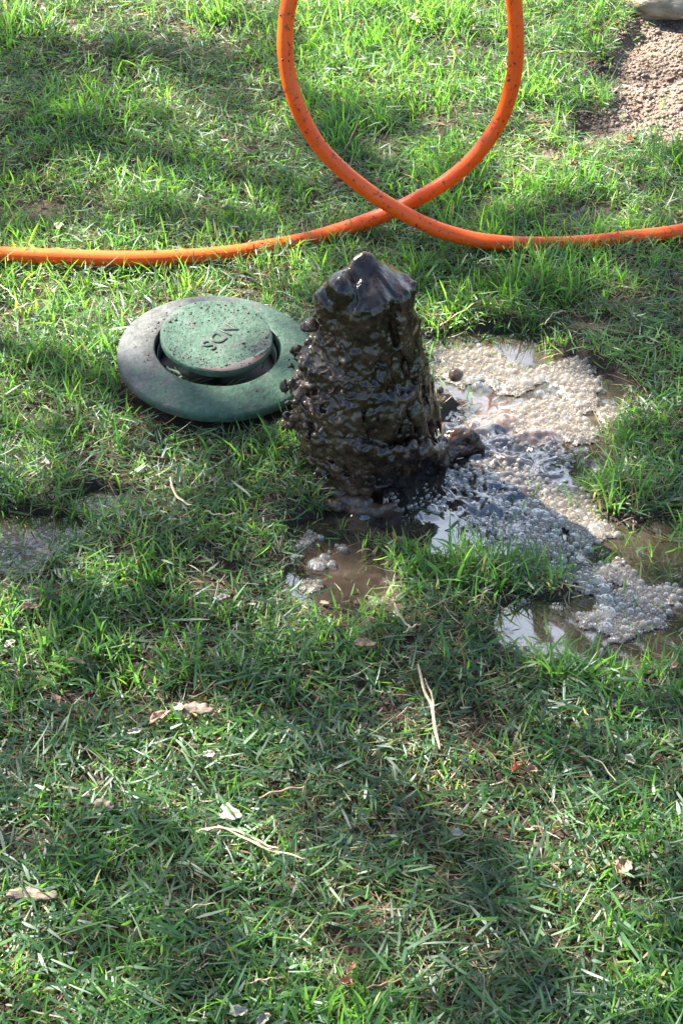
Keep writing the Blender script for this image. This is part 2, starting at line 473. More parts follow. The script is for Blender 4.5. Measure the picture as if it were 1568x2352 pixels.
# ------------------------------------------------------------------ muddy water
SPLASH = [(1130,1080,170,120),(1060,1000,90,60),(1200,1180,150,80),(1180,1010,120,60),(900,1160,130,40)]
TANFLOW = [(1120,950,120,38),(1230,985,110,35),(1060,930,60,22),(1060,960,60,20)]
def water_sheet(name, x0, x1, y0, y1, step, flt):
    xs = np.arange(x0, x1, step); ys = np.arange(y0, y1, step)
    X, Y = np.meshgrid(xs, ys, indexing='ij')
    px, py = to_px(X, Y)
    f = pud_field(X, Y)
    amp = sm(blobs(px, py, SPLASH), -0.6, 0.9)
    ch = np.abs(noise2(X * 85, Y * 85, 31)) * 1.1 + noise2(X * 42, Y * 42, 32) * 1.3 + np.abs(noise2(X * 170, Y * 170, 33)) * 0.5
    # the flow runs out radially from the geyser: stretch the chop along it
    dx, dy = X - GEY[0], Y - GEY[1]
    r = np.hypot(dx, dy); a = np.arctan2(dy, dx)
    fl = noise2(r * 34, a * 9, 35) + 0.5 * noise2(r * 70, a * 20, 36)
    Z = 0.0002 + amp * (0.0036 * ch + 0.0036 * fl - 0.0008) + (1 - amp) * 0.00025 * noise2(X * 60, Y * 60, 34)
    tan = sm(blobs(px, py, TANFLOW), -0.3, 0.5) * sm(fl + 0.3, -0.5, 0.6) + 0.5 * sm(foam_field(X, Y), -0.3, 0.1) + 0.12 * amp * sm(ch, 0.2, 1.5)
    Z = Z + 0.0012 * sm(blobs(px, py, TANFLOW), -0.2, 0.5) * fl
    keep = (f > -0.7) & flt(px, py)
    nx, ny = X.shape
    i, j = np.meshgrid(np.arange(nx - 1), np.arange(ny - 1), indexing='ij')
    k = keep[:-1, :-1] & keep[1:, :-1] & keep[1:, 1:] & keep[:-1, 1:]
    F = np.stack([i * ny + j, (i + 1) * ny + j, (i + 1) * ny + j + 1, i * ny + j + 1], -1)[k]
    used = np.unique(F); mp = np.full(nx * ny, -1); mp[used] = np.arange(len(used))
    return mesh_np(name, np.stack([X, Y, Z], -1).reshape(-1, 3)[used], mp[F], M['water'], attrs=dict(froth=np.clip(tan, 0, 1).ravel()[used]))
w1 = water_sheet('muddy_water', -0.12, 0.62, 1.33, 2.35, 0.0022, lambda px, py: px > 500)
tag(w1, 'brown muddy water spreading round the foot of the mud spout', kind='structure')
w2 = water_sheet('puddle_water', -0.55, -0.15, 1.5, 1.95, 0.004, lambda px, py: px < 420)
tag(w2, 'small sky-reflecting puddle sunk between grass tufts', kind='structure')

# ------------------------------------------------------------------ grass
def blade_mesh(x, y, z, L, W, az, lean, curve, twist, prof=(0.55, 1.0, 0.95, 0.72, 0.10)):
    n = len(x); K = len(prof)
    P = np.zeros((n, K, 3)); P[:, 0] = np.stack([x, y, z], -1)
    D = np.zeros((n, K, 3))
    for k in range(K):
        th = lean + curve * k / (K - 1)
        a = az + 0.25 * np.sin(twist * 3 + k * 0.8) * (k / K)
        D[:, k] = np.stack([np.sin(th) * np.cos(a), np.sin(th) * np.sin(a), np.cos(th)], -1)
        if k: P[:, k] = P[:, k - 1] + D[:, k - 1] * (L / (K - 1))[:, None]
    side = np.stack([-np.sin(az), np.cos(az), np.zeros(n)], -1)
    up = np.cross(D, side[:, None])
    tw = twist[:, None] + np.linspace(0, 1, K)[None] * (twist * 0.7)[:, None]
    S = np.cos(tw)[..., None] * side[:, None] + np.sin(tw)[..., None] * up
    w = (W[:, None] * np.array(prof)[None] * 0.5)[..., None]
    V = np.stack([P - S * w, P + S * w], 2)          # n,K,2,3
    V = V.reshape(n, K * 2, 3)
    q = np.array([[2 * k, 2 * k + 1, 2 * k + 3, 2 * k + 2] for k in range(K - 1)])
    F = q[None] + (np.arange(n) * K * 2)[:, None, None]
    return V.reshape(-1, 3), F.reshape(-1, 4), K * 2

def scatter(n, x0, x1, y0, y1):
    return R.uniform(x0, x1, n), R.uniform(y0, y1, n)
def in_view(x, y, m=90):
    px, py = to_px(x, y)
    return (px > -m) & (px < 1568 + m) & (py > -m - 60) & (py < 2352 + m + 60)
rx_, ry_ = RING[0], RING[1]
def density(x, y, thatch):
    px, py = to_px(x, y)
    p = 0.18 + 0.82 * np.clip(0.5 + 1.1 * fbm2(x * 15, y * 15, 41, 3), 0, 1)
    if thatch: p = 0.35 + 0.5 * np.clip(0.5 + 1.0 * fbm2(x * 19, y * 19, 43, 2), 0, 1)
    w = pud_field(x, y)
    p *= 1 - sm(w, -0.08, 0.22) * (0.95 if thatch else 0.86) * np.where(px < 420, 0.97, 1) * np.where((px < 960) & (py > 1210) & (not thatch), 0.82, 1)
    s = soil_field(x, y)
    p *= 1 - sm(s, -0.45, 0.15) * 0.97
    b = bare_field(x, y)
    p *= 1 - sm(b, -0.15, 0.3) * (0.75 if thatch else 0.85)
    p *= 1 - sm(foam_field(x, y), -0.2, 0.1) * (0.3 if not thatch else 0.6)
    rr = np.hypot(x - rx_, y - ry_)
    p *= sm(rr + 0.10 * (ry_ - y) * 0 - np.where(y < ry_ - 0.05, 0.010, 0), 0.108, 0.124)
    gg = np.hypot((x - GEY[0]), (y - GEY[1]) * 1.0)
    p *= sm(gg, 0.085, 0.11)
    # turbulent stream and the foot of the spout stay clear
    st = blobs(px, py, [(1090,1040,160,110),(1150,960,120,50),(880,1140,120,45)])
    p *= 1 - sm(st, -0.2, 0.3) * 0.93
    # tufts standing in the wet
    tf = blobs(px, py, [(1080,1330,75,60),(960,1330,60,50),(1400,1130,60,50),(1170,860,40,18),(975,1120,60,12),(1330,1110,22,20),(690,1180,50,60),(1440,1010,70,60),(1300,1560,250,30)])
    return np.clip(np.maximum(p, sm(tf, 0, 0.4) * (0.9 if not thatch else 0.3) * (gg > 0.1) * (rr > .11)), 0, 1)

parts_V, parts_F, parts_v, parts_d = [], [], [], []
off = 0
def add_blades(x, y, z, L, W, az, lean, curve, twist, v, d, prof=(0.55, 1.0, 0.95, 0.72, 0.10)):
    global off
    V, F, per = blade_mesh(x, y, z, L, W, az, lean, curve, twist, prof)
    parts_V.append(V); parts_F.append(F + off); off += len(V)
    parts_v.append(np.repeat(v, per)); parts_d.append(np.repeat(d, per))
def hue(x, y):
    return np.interp(y, [1.2, 1.6, 2.2, 2.6], [-0.10, -0.05, 0.08, 0.14]) + 0.18 * noise2(x * 5, y * 5, 71) + 0.16 * noise2(x * 16, y * 16, 72)  # lighter, yellower far lawn and darker near lawn: painted light; noise adds random tone

def lawn(n_th, n_up, box, view=True):
    # lying clippings and flattened blades
    x, y = scatter(n_th, *box)
    k = (R.random(n_th) < density(x, y, True))
    k &= in_view(x, y) if view else ~in_view(x, y, 85)
    x, y = x[k], y[k]; n = len(x)
    ws = np.interp(y, [1.15, 2.0], [1.0, 0.62])
    dry_ = (R.random(n) < 0.30 + 0.17 * (noise2(x * 7, y * 7, 44) > 0.2)).astype(float)
    L = R.gamma(5, 0.0044, n).clip(0.008, 0.055) * np.where(dry_ > 0, 0.65, 1); W = R.uniform(0.0009, 0.0036, n) * np.where(dry_ > 0, 0.6, 1) * ws
    L = L * (0.45 + 0.55 * ws)
    az = R.uniform(0, 2 * np.pi, n)
    lean = R.normal(1.42, 0.22, n); curve = R.normal(0.12, 0.3, n)
    z = H(x, y) + R.uniform(0.001, 0.017, n) * (1 - 0.3 * dry_) + L * 0.04
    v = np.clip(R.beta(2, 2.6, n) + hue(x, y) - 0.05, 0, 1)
    add_blades(x, y, z, L, W, az, lean, curve, R.normal(0, 0.5, n), np.where(dry_ > 0, R.random(n), v), dry_ * R.uniform(0.7, 1, n))
    # standing shoots, several from each crown
    m = n_up // 5
    cx, cy = scatter(m, *box)
    k = (R.random(m) < density(cx, cy, False))
    k &= in_view(cx, cy) if view else ~in_view(cx, cy, 85)
    cx, cy = cx[k], cy[k]; m = len(cx)
    vig = np.clip(0.8 + 0.55 * noise2(cx * 6, cy * 6, 51) + R.normal(0, 0.18, m), 0.35, 1.7)
    px, py = to_px(cx, cy)
    tall = blobs(px, py, [(230,230,230,110),(1080,1360,110,90),(1300,60,140,80),(520,80,160,60),(1530,900,80,160),(360,1330,140,60),(1340,1560,200,60),(1300,690,200,60),(1440,1100,100,120)])
    vig *= 1 + 0.5 * sm(tall, 0, 0.8)
    short = blobs(px, py, [(1380,360,150,60),(1250,400,120,60),(600,900,100,60)])
    vig *= 1 - 0.45 * sm(short, 0, 0.6)
    caz = R.uniform(0, 2 * np.pi, m)
    for q in range(5):
        kk = R.random(m) < (0.95, 0.9, 0.75, 0.6, 0.5)[q]
        n = kk.sum()
        x = cx[kk] + R.normal(0, 0.003, n); y = cy[kk] + R.normal(0, 0.003, n)
        L = R.uniform(0.016, 0.044, n) * vig[kk]; W = R.uniform(0.0013, 0.0033, n) * (0.8 + 0.25 * vig[kk]) * np.interp(y, [1.15, 2.0], [1.0, 0.66])
        az = caz[kk] + q * 1.256 + R.normal(0, 0.5, n)
        lean = np.abs(R.normal(0.25, 0.3, n)); curve = R.uniform(0.1, 1.1, n)
        z = H(x, y) - 0.002
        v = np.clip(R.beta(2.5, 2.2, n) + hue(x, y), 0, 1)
        dd = (R.random(n) < 0.06).astype(float) * 0.8
        add_blades(x, y, z, L, W, az, lean, curve, R.normal(0, 0.55, n), v, dd)
lawn(350000, 165000, (-0.75, 0.75, 0.95, 3.15))
lawn(330000, 170000, (-1.5, 1.5, 0.5, 3.9), view=False)
# hair-thin dead fibres low in the sward
x, y = scatter(36000, -0.7, 0.7, 0.95, 3.1)
k = in_view(x, y) & (R.random(len(x)) < np.maximum(density(x, y, True), 0.35 * sm(bare_field(x, y), -.1, .2)))
x, y = x[k], y[k]; n = len(x)
add_blades(x, y, H(x, y) + R.uniform(0.002, 0.014, n), R.uniform(0.01, 0.045, n), R.uniform(0.0005, 0.0011, n), R.uniform(0, 6.28, n),
           R.normal(1.45, 0.15, n), R.normal(0, 0.5, n), R.normal(0, 0.5, n), R.random(n), np.ones(n))
grass = mesh_np('grass', np.concatenate(parts_V), np.concatenate(parts_F), M['grass'],
                attrs=dict(v=np.concatenate(parts_v), dry=np.concatenate(parts_d)))
tag(grass, 'short mown green lawn grass with cut blades lying in it', kind='stuff')

# ------------------------------------------------------------------ soil crumbs
def crumbs(name, n, box, field, lo, mat, rmin, rmax, label):
    x, y = scatter(n, *box)
    k = R.random(n) < sm(field(x, y), lo, lo + 0.35)
    x, y = x[k], y[k]; n = len(x)
    r = rmin + (rmax - rmin) * R.random(n) ** 4
    sq = np.stack([R.uniform(0.7, 1.2, n), R.uniform(0.7, 1.2, n), R.uniform(0.5, 0.9, n)], -1)
    V, F = many_ico(np.stack([x, y, H(x, y) + r * 0.25], -1), r, 1, sq, 0.22, 3)
    o = mesh_np(name, V, F, mat, smooth=False)
    return tag(o, label, kind='stuff')
crumbs('soil_crumbs', 110000, (0.3, 0.9, 2.0, 3.2), soil_field, -0.45, M['crumb'], 0.0006, 0.0038, 'dry crumbly reddish soil of the bare patch')
crumbs('dark_soil_crumbs', 60000, (-0.7, 0.7, 0.95, 2.9), bare_field, -0.1, M['darkcrumb'], 0.0008, 0.0034, 'dark damp soil crumbs in bare spots of the lawn')

# ------------------------------------------------------------------ drain emitter: flange ring and raised lid
ring_root = empty('drain_emitter', tuple(RING))
ring_root.rotation_euler = (rad(0.3), rad(3.6), 0)
tag(ring_root, 'round green plastic drainage pop-up with its lid raised, speckled with mud', 'drain cover')
pr = [(0.0715, -0.030), (0.0715, 0.0050), (0.0722, 0.0066), (0.0740, 0.0072), (0.0900, 0.0052), (0.1060, 0.0012), (0.1120, -0.0010), (0.1142, -0.0030), (0.1146, -0.0060),
      (0.1144, -0.0120), (0.1128, -0.0138), (0.1080, -0.0142), (0.1050, -0.0120), (0.0930, -0.0110), (0.0900, -0.0260), (0.0860, -0.0500), (0.0780, -0.0500), (0.0760, -0.0300)]
pr = [(a * 1.03, b) for a, b in pr]
V, F = lathe(pr, 160)
th = np.arctan2(V[:, 1], V[:, 0])
V[:, 2] += 0.0006 * noise3(V[:, 0] * 60, V[:, 1] * 60, V[:, 2] * 60, 61) * (V[:, 2] > 0)
dirt = np.clip(np.cos(th - 2.7) * 0.85 + 0.12, -0.35, 1)
ring = mesh_np('flange_ring', V, F, M['plastic'], ring_root, attrs=dict(dirt=dirt))
# inner tube wall and mud water standing in it
V, F = lathe([(0.0700, -0.070), (0.0700, -0.002), (0.0709, -0.002), (0.0709, -0.070)], 96)
mesh_np('inner_pipe', V, F, mat_simple('dark_green_plastic', [(0.3, (0.012, 0.035, 0.022)), (0.7, (0.02, 0.06, 0.035))], 60, 0.3), ring_root)
V, F = lathe([(0.0001, -0.022), (0.0699, -0.022)], 64, closed=False)
mesh_np('standing_water', V, F, mat_simple('dark_water', [(0.3, (0.002, 0.002, 0.0015)), (0.7, (0.005, 0.004, 0.003))], 20, 0.35, 0.1, 0.0005, 0.3), ring_root)
# cut grass floating in the gap
n = 60
a = R.uniform(math.pi * 1.05, math.pi * 1.9, n); rr = R.uniform(0.050, 0.066, n)
V, F, per = blade_mesh(rr * np.cos(a), rr * np.sin(a), np.full(n, -0.016) + R.uniform(0, 0.006, n), R.uniform(0.012, 0.03, n), R.uniform(0.0012, 0.0028, n), a + 1.57 + R.normal(0, .5, n), R.normal(1.4, .2, n), R.normal(0, .3, n), R.normal(0, .4, n))
tag(mesh_np('grass_clippings', V, F, M['grass'], ring_root, attrs=dict(v=np.repeat(R.uniform(0, .5, n), per), dry=np.zeros(n * per))), kind='stuff')
# lid
LID = np.array([-0.0015, 0.0056, 0.0155])
lid = None
V, F = lathe([(0.00001, 0.0062), (0.0320, 0.0063), (0.0600, 0.0059), (0.0655, 0.0054), (0.0672, 0.0046), (0.0680, 0.0032), (0.0680, -0.0025), (0.0672, -0.0040), (0.0640, -0.0045), (0.00001, -0.0045)], 144, closed=False)
V[:, 2] += 0.0004 * noise3(V[:, 0] * 70, V[:, 1] * 70, V[:, 2] * 10, 62)
lid = mesh_np('lid', V, F, M['plastic'], ring_root, attrs=dict(dirt=np.full(len(V), -0.2)))
lid.location = tuple(LID); lid.scale = (0.975, 0.975, 1)
lid.rotation_euler = (rad(3.0), rad(1.2), 0)
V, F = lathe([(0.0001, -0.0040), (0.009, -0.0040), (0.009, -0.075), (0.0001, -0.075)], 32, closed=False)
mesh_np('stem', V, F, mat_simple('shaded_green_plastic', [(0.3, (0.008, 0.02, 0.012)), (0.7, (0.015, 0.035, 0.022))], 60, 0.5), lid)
# raised letters, upside down to the camera
fc = bpy.data.curves.new('lettering', 'FONT')
fc.body = 'NDS'; fc.size = 0.026; fc.extrude = 0.0007; fc.offset = -0.0002; fc.bevel_depth = 0.0004; fc.bevel_resolution = 1; fc.align_x = 'CENTER'; fc.align_y = 'CENTER'; fc.space_character = 1.15
tmp = bpy.data.objects.new('tmp', fc); C.objects.link(tmp)
bpy.context.view_layer.update()
dg = bpy.context.evaluated_depsgraph_get()
me = bpy.data.meshes.new_from_object(tmp.evaluated_get(dg))
bpy.data.objects.remove(tmp)
let = bpy.data.objects.new('lettering', me); C.objects.link(let); let.parent = lid
me.materials.clear(); me.materials.append(mat_simple('muddy_letters', [(0.35, (0.014, 0.025, 0.017)), (0.65, (0.055, 0.042, 0.034))], 160, 0.45, 0.5, 0.001))
let.location = (0.003, -0.004, 0.0068)
let.rotation_euler = (0, 0, rad(180 + 56))
# muddy water lying on the low side of the lid and ring
def film(name, a0, a1, r_in, r_out, z, wid, parent, seed):
    na, nr = 70, 8
    a = np.linspace(a0, a1, na); s = np.linspace(0, 1, nr)
    A, S = np.meshgrid(a, s, indexing='ij')
    t = (A - a0) / (a1 - a0)
    inner = r_out - wid * np.sin(t * np.pi) ** 0.6 * (1 + 0.25 * noise2(A * 3, A * 0, seed))
    r = inner + (r_out - inner) * S
    zz = z(r) + 0.0009 * np.sin(S * np.pi) ** 0.5 * np.sin(t * np.pi) ** 0.3
    V = np.stack([r * np.cos(A), r * np.sin(A), zz], -1).reshape(-1, 3)
    i, j = np.meshgrid(np.arange(na - 1), np.arange(nr - 1), indexing='ij')
    F = np.stack([i * nr + j, i * nr + j + 1, (i + 1) * nr + j + 1, (i + 1) * nr + j], -1).reshape(-1, 4)
    return mesh_np(name, V, F[:, ::-1], M['silt'], parent)
M['silt'] = mat_simple('silty_water', [(0.3, (0.045, 0.028, 0.018)), (0.7, (0.085, 0.053, 0.036))], 30, 0.05, 0.1, 0.0004, 0.6)
film('mud_water_film', rad(250), rad(350), 0.05, 0.0668, lambda r: 0.0052 + 0 * r, 0.0125, lid, 5)
film('mud_water_film', rad(255), rad(318), 0.09, 0.1125, lambda r: 0.0060 - (r - 0.088) * 0.29, 0.012, ring, 6)
def specks(name, n, rr0, rr1, zf, parent, seed, bias=None):
    g = np.random.default_rng(seed)
    a = g.uniform(0, 2 * math.pi, n); r = np.sqrt(g.uniform(rr0 ** 2, rr1 ** 2, n))
    if bias is not None: a = np.where(g.random(n) < 0.55, g.normal(bias, 0.7, n), a)
    s = 0.0003 + 0.0006 * g.random(n) ** 3 + 0.0010 * (g.random(n) < 0.015)
    x, y = r * np.cos(a), r * np.sin(a)
    V, F = many_ico(np.stack([x, y, zf(r) + s * 0.2], -1), s, 1, np.stack([g.uniform(.8, 1.5, n), g.uniform(.8, 1.5, n), g.uniform(.5, .9, n)], -1), 0.15, seed)
    return tag(mesh_np(name, V, F, M['speck'], parent), kind='stuff')
specks('mud_specks', 900, 0, 0.065, lambda r: 0.0062 + 0 * r, lid, 81)
specks('mud_specks', 1300, 0.075, 0.112, lambda r: np.interp(r, [0.074, 0.09, 0.106, 0.112], [0.0072, 0.0052, 0.0012, -0.001]), ring, 82, 2.4)

# ------------------------------------------------------------------ mud spout
GY = GEY[1]
sil = [(578,828,862),(588,818,872),(602,800,882),(616,784,894),(630,766,912),(646,748,950),(660,732,956),(680,726,954),(705,732,952),(728,742,956),(742,734,958),(756,722,960),
       (775,716,962),(794,702,966),(806,688,968),(830,694,976),(856,684,984),(880,672,988),(910,680,996),(940,684,1002),(970,688,1008),(1000,694,1012),(1025,704,1014),(1045,716,1012),
       (1062,748,1004),(1085,775,998),(1115,790,990),(1145,800,982)]
lv, cx, hw = [], [], []
for py, a, b in sil:
    p0, p1 = yp(a, py, GY), yp(b, py, GY)
    lv.append(p0[2]); cx.append((p0[0] + p1[0]) / 2); hw.append((p1[0] - p0[0]) / 2)
lv, cx, hw = map(np.array, (lv, cx, hw))
zs = np.linspace(lv.max(), -0.012, 110); th = np.linspace(0, 2 * math.pi, 96, endpoint=False)
cxi = np.interp(zs, lv[::-1], cx[::-1]); hwi = np.interp(zs, lv[::-1], hw[::-1])
ZZ, TH = np.meshgrid(zs, th, indexing='ij')
dep = 0.86
lump = 1 + 0.09 * noise3(np.cos(TH) * 2.2, np.sin(TH) * 2.2, ZZ * 16, 91) + 0.09 * (0.6 - np.abs(noise3(np.cos(TH) * 5, np.sin(TH) * 5, ZZ * 17, 92)) * 2) + 0.04 * noise3(np.cos(TH) * 11, np.sin(TH) * 11, ZZ * 60, 93)
rr = (hwi[:, None] - 0.002) * lump
Vx = cxi[:, None] + rr * np.cos(TH); und = sm(0.060 + 0.018 * sm(np.cos(TH), 0, .6) - ZZ, 0, 0.012)
Vx = cxi[:, None] + rr * (1 - 0.10 * und) * np.cos(TH); Vy = GY + (dep - 0.50 * und * (np.sin(TH) < 0)) * rr * np.sin(TH)
V0 = np.stack([Vx, Vy, ZZ], -1).reshape(-1, 3)
nz, nt = ZZ.shape
i, j = np.meshgrid(np.arange(nz - 1), np.arange(nt), indexing='ij'); j2 = (j + 1) % nt
F0 = [np.stack([i * nt + j, (i + 1) * nt + j, (i + 1) * nt + j2, i * nt + j2], -1).reshape(-1, 4)]
top = len(V0); V0 = np.vstack([V0, [cxi[0], GY, zs[0] + 0.002], [cxi[-1], GY, zs[-1]]])
j = np.arange(nt); j2 = (j + 1) % nt
F0.append(np.concatenate([np.stack([np.full(nt, top), j, j2], -1), np.stack([np.full(nt, top + 1), (nz - 1) * nt + j2, (nz - 1) * nt + j], -1)]))
bc, br = [], []
def blob(px, py, r, dy=0.0):
    bc.append(yp(px, py, GY + dy)); br.append(r)
g = np.random.default_rng(17)
# shoulder lumps of the crest
for a in ((764,690,0.020,-0.012),(756,705,0.017,-0.012),(790,668,0.020,-0.014),(946,655,0.006,0.0),(940,664,0.010,0.0),(925,668,0.012,0.0),(838,604,0.008,-0.002),
          (712,748,0.007,-0.02),(700,752,0.006,-0.02),(684,800,0.005,-0.02),(668,876,0.005,-0.02),(676,890,0.006,-0.02)):
    blob(*a)
def on_surf(py, u, push=0.0):               # u: -1 left edge .. 1 right edge, on the camera side
    k = np.interp(py, [s[0] for s in sil], np.arange(len(sil)))
    a = np.interp(k, np.arange(len(sil)), [s[1] for s in sil]); b = np.interp(k, np.arange(len(sil)), [s[2] for s in sil])
    p = yp((a + b) / 2 + u * (b - a) / 2, py, GY)
    h = np.interp(k, np.arange(len(sil)), hw)
    p[1] -= dep * h * math.sqrt(max(0, 1 - u * u)) * (1 + push)
    return p
def thread(py, u, ang, n, r, step=5.0, out=0.0, wob=0.35):
    """a rope of mud running over the surface (py down, u across)"""
    for k in range(n):
        t = k / max(1, n - 1)
        p = on_surf(min(max(py, 604), 1056), max(-1, min(1, u)))
        p = p + np.array([-1.0 if u < 0 else 0.6, -0.4, 0]) * out * t ** 2
        bc.append(p); br.append(r * (0.55 + 0.45 * math.sin(t * math.pi)) * (1 + 0.15 * g.uniform(-1, 1)))
        ang += g.normal(0, wob); py += step * math.cos(ang); u += step * math.sin(ang) / 130
for q in range(170):                        # windward side: short torn ropes, some curling off the edge
    u = -1 + 1.05 * g.random() ** 1.5
    thread(g.uniform(735, 1040), u, g.normal(0.4, 0.9), int(g.integers(5, 16)), g.uniform(0.0014, 0.0036), out=0.012 * (g.random() < 0.25))
for q in range(260):                        # beads among them
    py = g.uniform(740, 1050); u = -1 + 0.9 * g.random() ** 2
    bc.append(on_surf(py, u)); br.append(0.0014 + 0.0036 * g.random() ** 2.5)
for q in range(70):                         # long vertical ropes in the falling sheet
    thread(g.uniform(612, 930), g.uniform(-0.35, 1.0), g.normal(0, 0.05), int(g.integers(12, 34)), g.uniform(0.0016, 0.0042), wob=0.06)
for q in range(7):
    thread(g.uniform(660, 1000), g.uniform(-0.6, 1.0), g.normal(1.2, 0.5), int(g.integers(6, 16)), g.uniform(0.0018, 0.004), wob=0.25)
lip = catmull([(692,985,0),(715,1012,-.03),(760,1016,-.055),(810,1022,-.065),(850,1030,-.07),(885,1052,-.072),(925,1042,-.07),(965,1030,-.058),(1000,1036,-.035),(1014,1030,-.01),(1016,1015,.01)], 12)
for k, (a, b, c) in enumerate(lip):         # lower lip of the falling sheet, torn and uneven
    bb = b + 7 * math.sin(k * 0.7) + g.normal(0, 3)
    bc.append(yp(a, bb, GY + c)); br.append(0.0060 + 0.002 * math.sin(k * 1.3))
    if g.random() < 0.35:
        for m in range(int(g.integers(2, 7))): bc.append(yp(a + m * g.normal(0, 1), bb + 6 + 7 * m, GY + c)); br.append(0.0036 * (1 - m / 9))
for q in range(80):                         # beads standing off the edge
    py = g.uniform(740, 1060); p = on_surf(py, -1); r = 0.0012 + 0.0026 * g.random() ** 2
    p[0] -= g.random() ** 2 * 0.014; bc.append(p); br.append(r)
def strand(pts, r0, r1, lumps=0.25):        # chain of beads: a flung thread of mud
    P = catmull([gp(a, b, z) for a, b, z in pts], 14)
    for k, p in enumerate(P):
        t = k / (len(P) - 1)
        bc.append(p); br.append((r0 * (1 - t) + r1 * t) * (1 + lumps * g.uniform(-1, 1)))
strand([(770,1060,.03),(760,1100,.015),(780,1140,.006),(830,1160,.004),(880,1172,.006),(905,1160,.012)], .009, .0035)
strand([(735,1100,.006),(765,1120,.006),(785,1095,.018)], .005, .003)
strand([(780,1150,.003),(840,1175,.003),(900,1178,.003),(930,1170,.002)], .008, .004)
strand([(1000,1040,.02),(1030,1015,.014),(1060,1000,.018),(1084,1006,.016),(1094,1028,.004)], .008, .006, .4)
strand([(1010,1060,.01),(1045,1040,.008),(1085,1032,.004)], .010, .006)
for q in range(60):
    a = g.uniform(725, 850); b = g.uniform(1085, 1165)
    bc.append(gp(a, b, g.uniform(0, 0.014))); br.append(g.uniform(0.002, 0.006))
bc, br = np.array(bc), np.array(br)
V1, F1 = many_ico(bc, br, 2, np.stack([g.uniform(.85, 1.2, len(br)), g.uniform(.85, 1.2, len(br)), g.uniform(.8, 1.3, len(br))], -1))
tmp = mesh_np('tmp', np.vstack([V0, V1]), F0 + [F1 + len(V0)], None)
md = tmp.modifiers.new('r', 'REMESH'); md.mode = 'VOXEL'; md.voxel_size = 0.0015
bpy.context.view_layer.update()
me = bpy.data.meshes.new_from_object(tmp.evaluated_get(bpy.context.evaluated_depsgraph_get()))
n = len(me.vertices)
co = np.empty(n * 3, np.float32); me.vertices.foreach_get('co', co); co = co.reshape(-1, 3).astype(float)
no = np.empty(n * 3, np.float32); me.vertices.foreach_get('normal', no); no = no.reshape(-1, 3)
ed = np.empty(len(me.edges) * 2, np.int32); me.edges.foreach_get('vertices', ed); ed = ed.reshape(-1, 2)
cnt = np.bincount(ed.ravel(), minlength=n)[:, None].clip(1)
for _ in range(5):                          # relax the voxel steps
    s = np.zeros_like(co)
    for k in range(3):
        s[:, k] = np.bincount(ed[:, 0], co[ed[:, 1], k], n) + np.bincount(ed[:, 1], co[ed[:, 0], k], n)
    co = 0.45 * co + 0.55 * s / cnt
side = np.clip((co[:, 0] - GEY[0]) / 0.06, -1, 1)
ax, ay, az_ = Matrix.Rotation(0.9, 3, 'X') @ Matrix.Rotation(0.7, 3, 'Y') @ Matrix.Rotation(0.5, 3, 'Z')
rc = co @ np.array([list(ax), list(ay), list(az_)])
rc = rc + 0.006 * np.stack([noise3(rc[:, 0] * 60, rc[:, 1] * 60, rc[:, 2] * 60, 88 + q) for q in range(3)], -1)
crest = sm(co[:, 2] + 0.02 * noise3(co[:, 0] * 40, co[:, 1] * 40, co[:, 2] * 20, 99), lv.max() - 0.085, lv.max() - 0.035)
streak = noise3(co[:, 0] * 230, co[:, 1] * 230, co[:, 2] * 28, 95) * np.clip(side + 0.6, 0, 1)
crumple = 1.6 * (0.5 - np.abs(noise3(rc[:, 0] * 105, rc[:, 1] * 105, rc[:, 2] * 105, 96))) + 0.8 * noise3(rc[:, 0] * 240, rc[:, 1] * 240, rc[:, 2] * 240, 97)
big = noise3(rc[:, 0] * 42, rc[:, 1] * 42, rc[:, 2] * 42, 98) + 0.5 * noise3(rc[:, 0] * 20, rc[:, 1] * 20, rc[:, 2] * 20, 87)
co = co + no * (0.0013 * streak * (1 - crest) + 0.0011 * crumple * (1 - 0.8 * crest) * (0.35 + 1.5 * np.clip(-side, 0, 1) + 0.3 * np.clip(side, 0, 1)) + 0.0030 * big + 0.0035 * noise3(co[:, 0] * 70 + 5, co[:, 1] * 70, co[:, 2] * 55, 94) * crest)[:, None]
me.vertices.foreach_set('co', co.astype(np.float32).ravel())
me.polygons.foreach_set('use_smooth', np.ones(len(me.polygons), bool))
at = me.attributes.new('thin', 'FLOAT', 'POINT')
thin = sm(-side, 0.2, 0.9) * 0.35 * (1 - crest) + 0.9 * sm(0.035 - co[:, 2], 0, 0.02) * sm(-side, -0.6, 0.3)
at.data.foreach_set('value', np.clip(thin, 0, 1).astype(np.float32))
me.materials.clear(); me.materials.append(M['mud']); me.update()
bpy.data.objects.remove(tmp)
mud = bpy.data.objects.new('mud_spout', me); C.objects.link(mud)
tag(mud, 'tall spout of dark wet mud gushing up out of the lawn', 'mud spout')

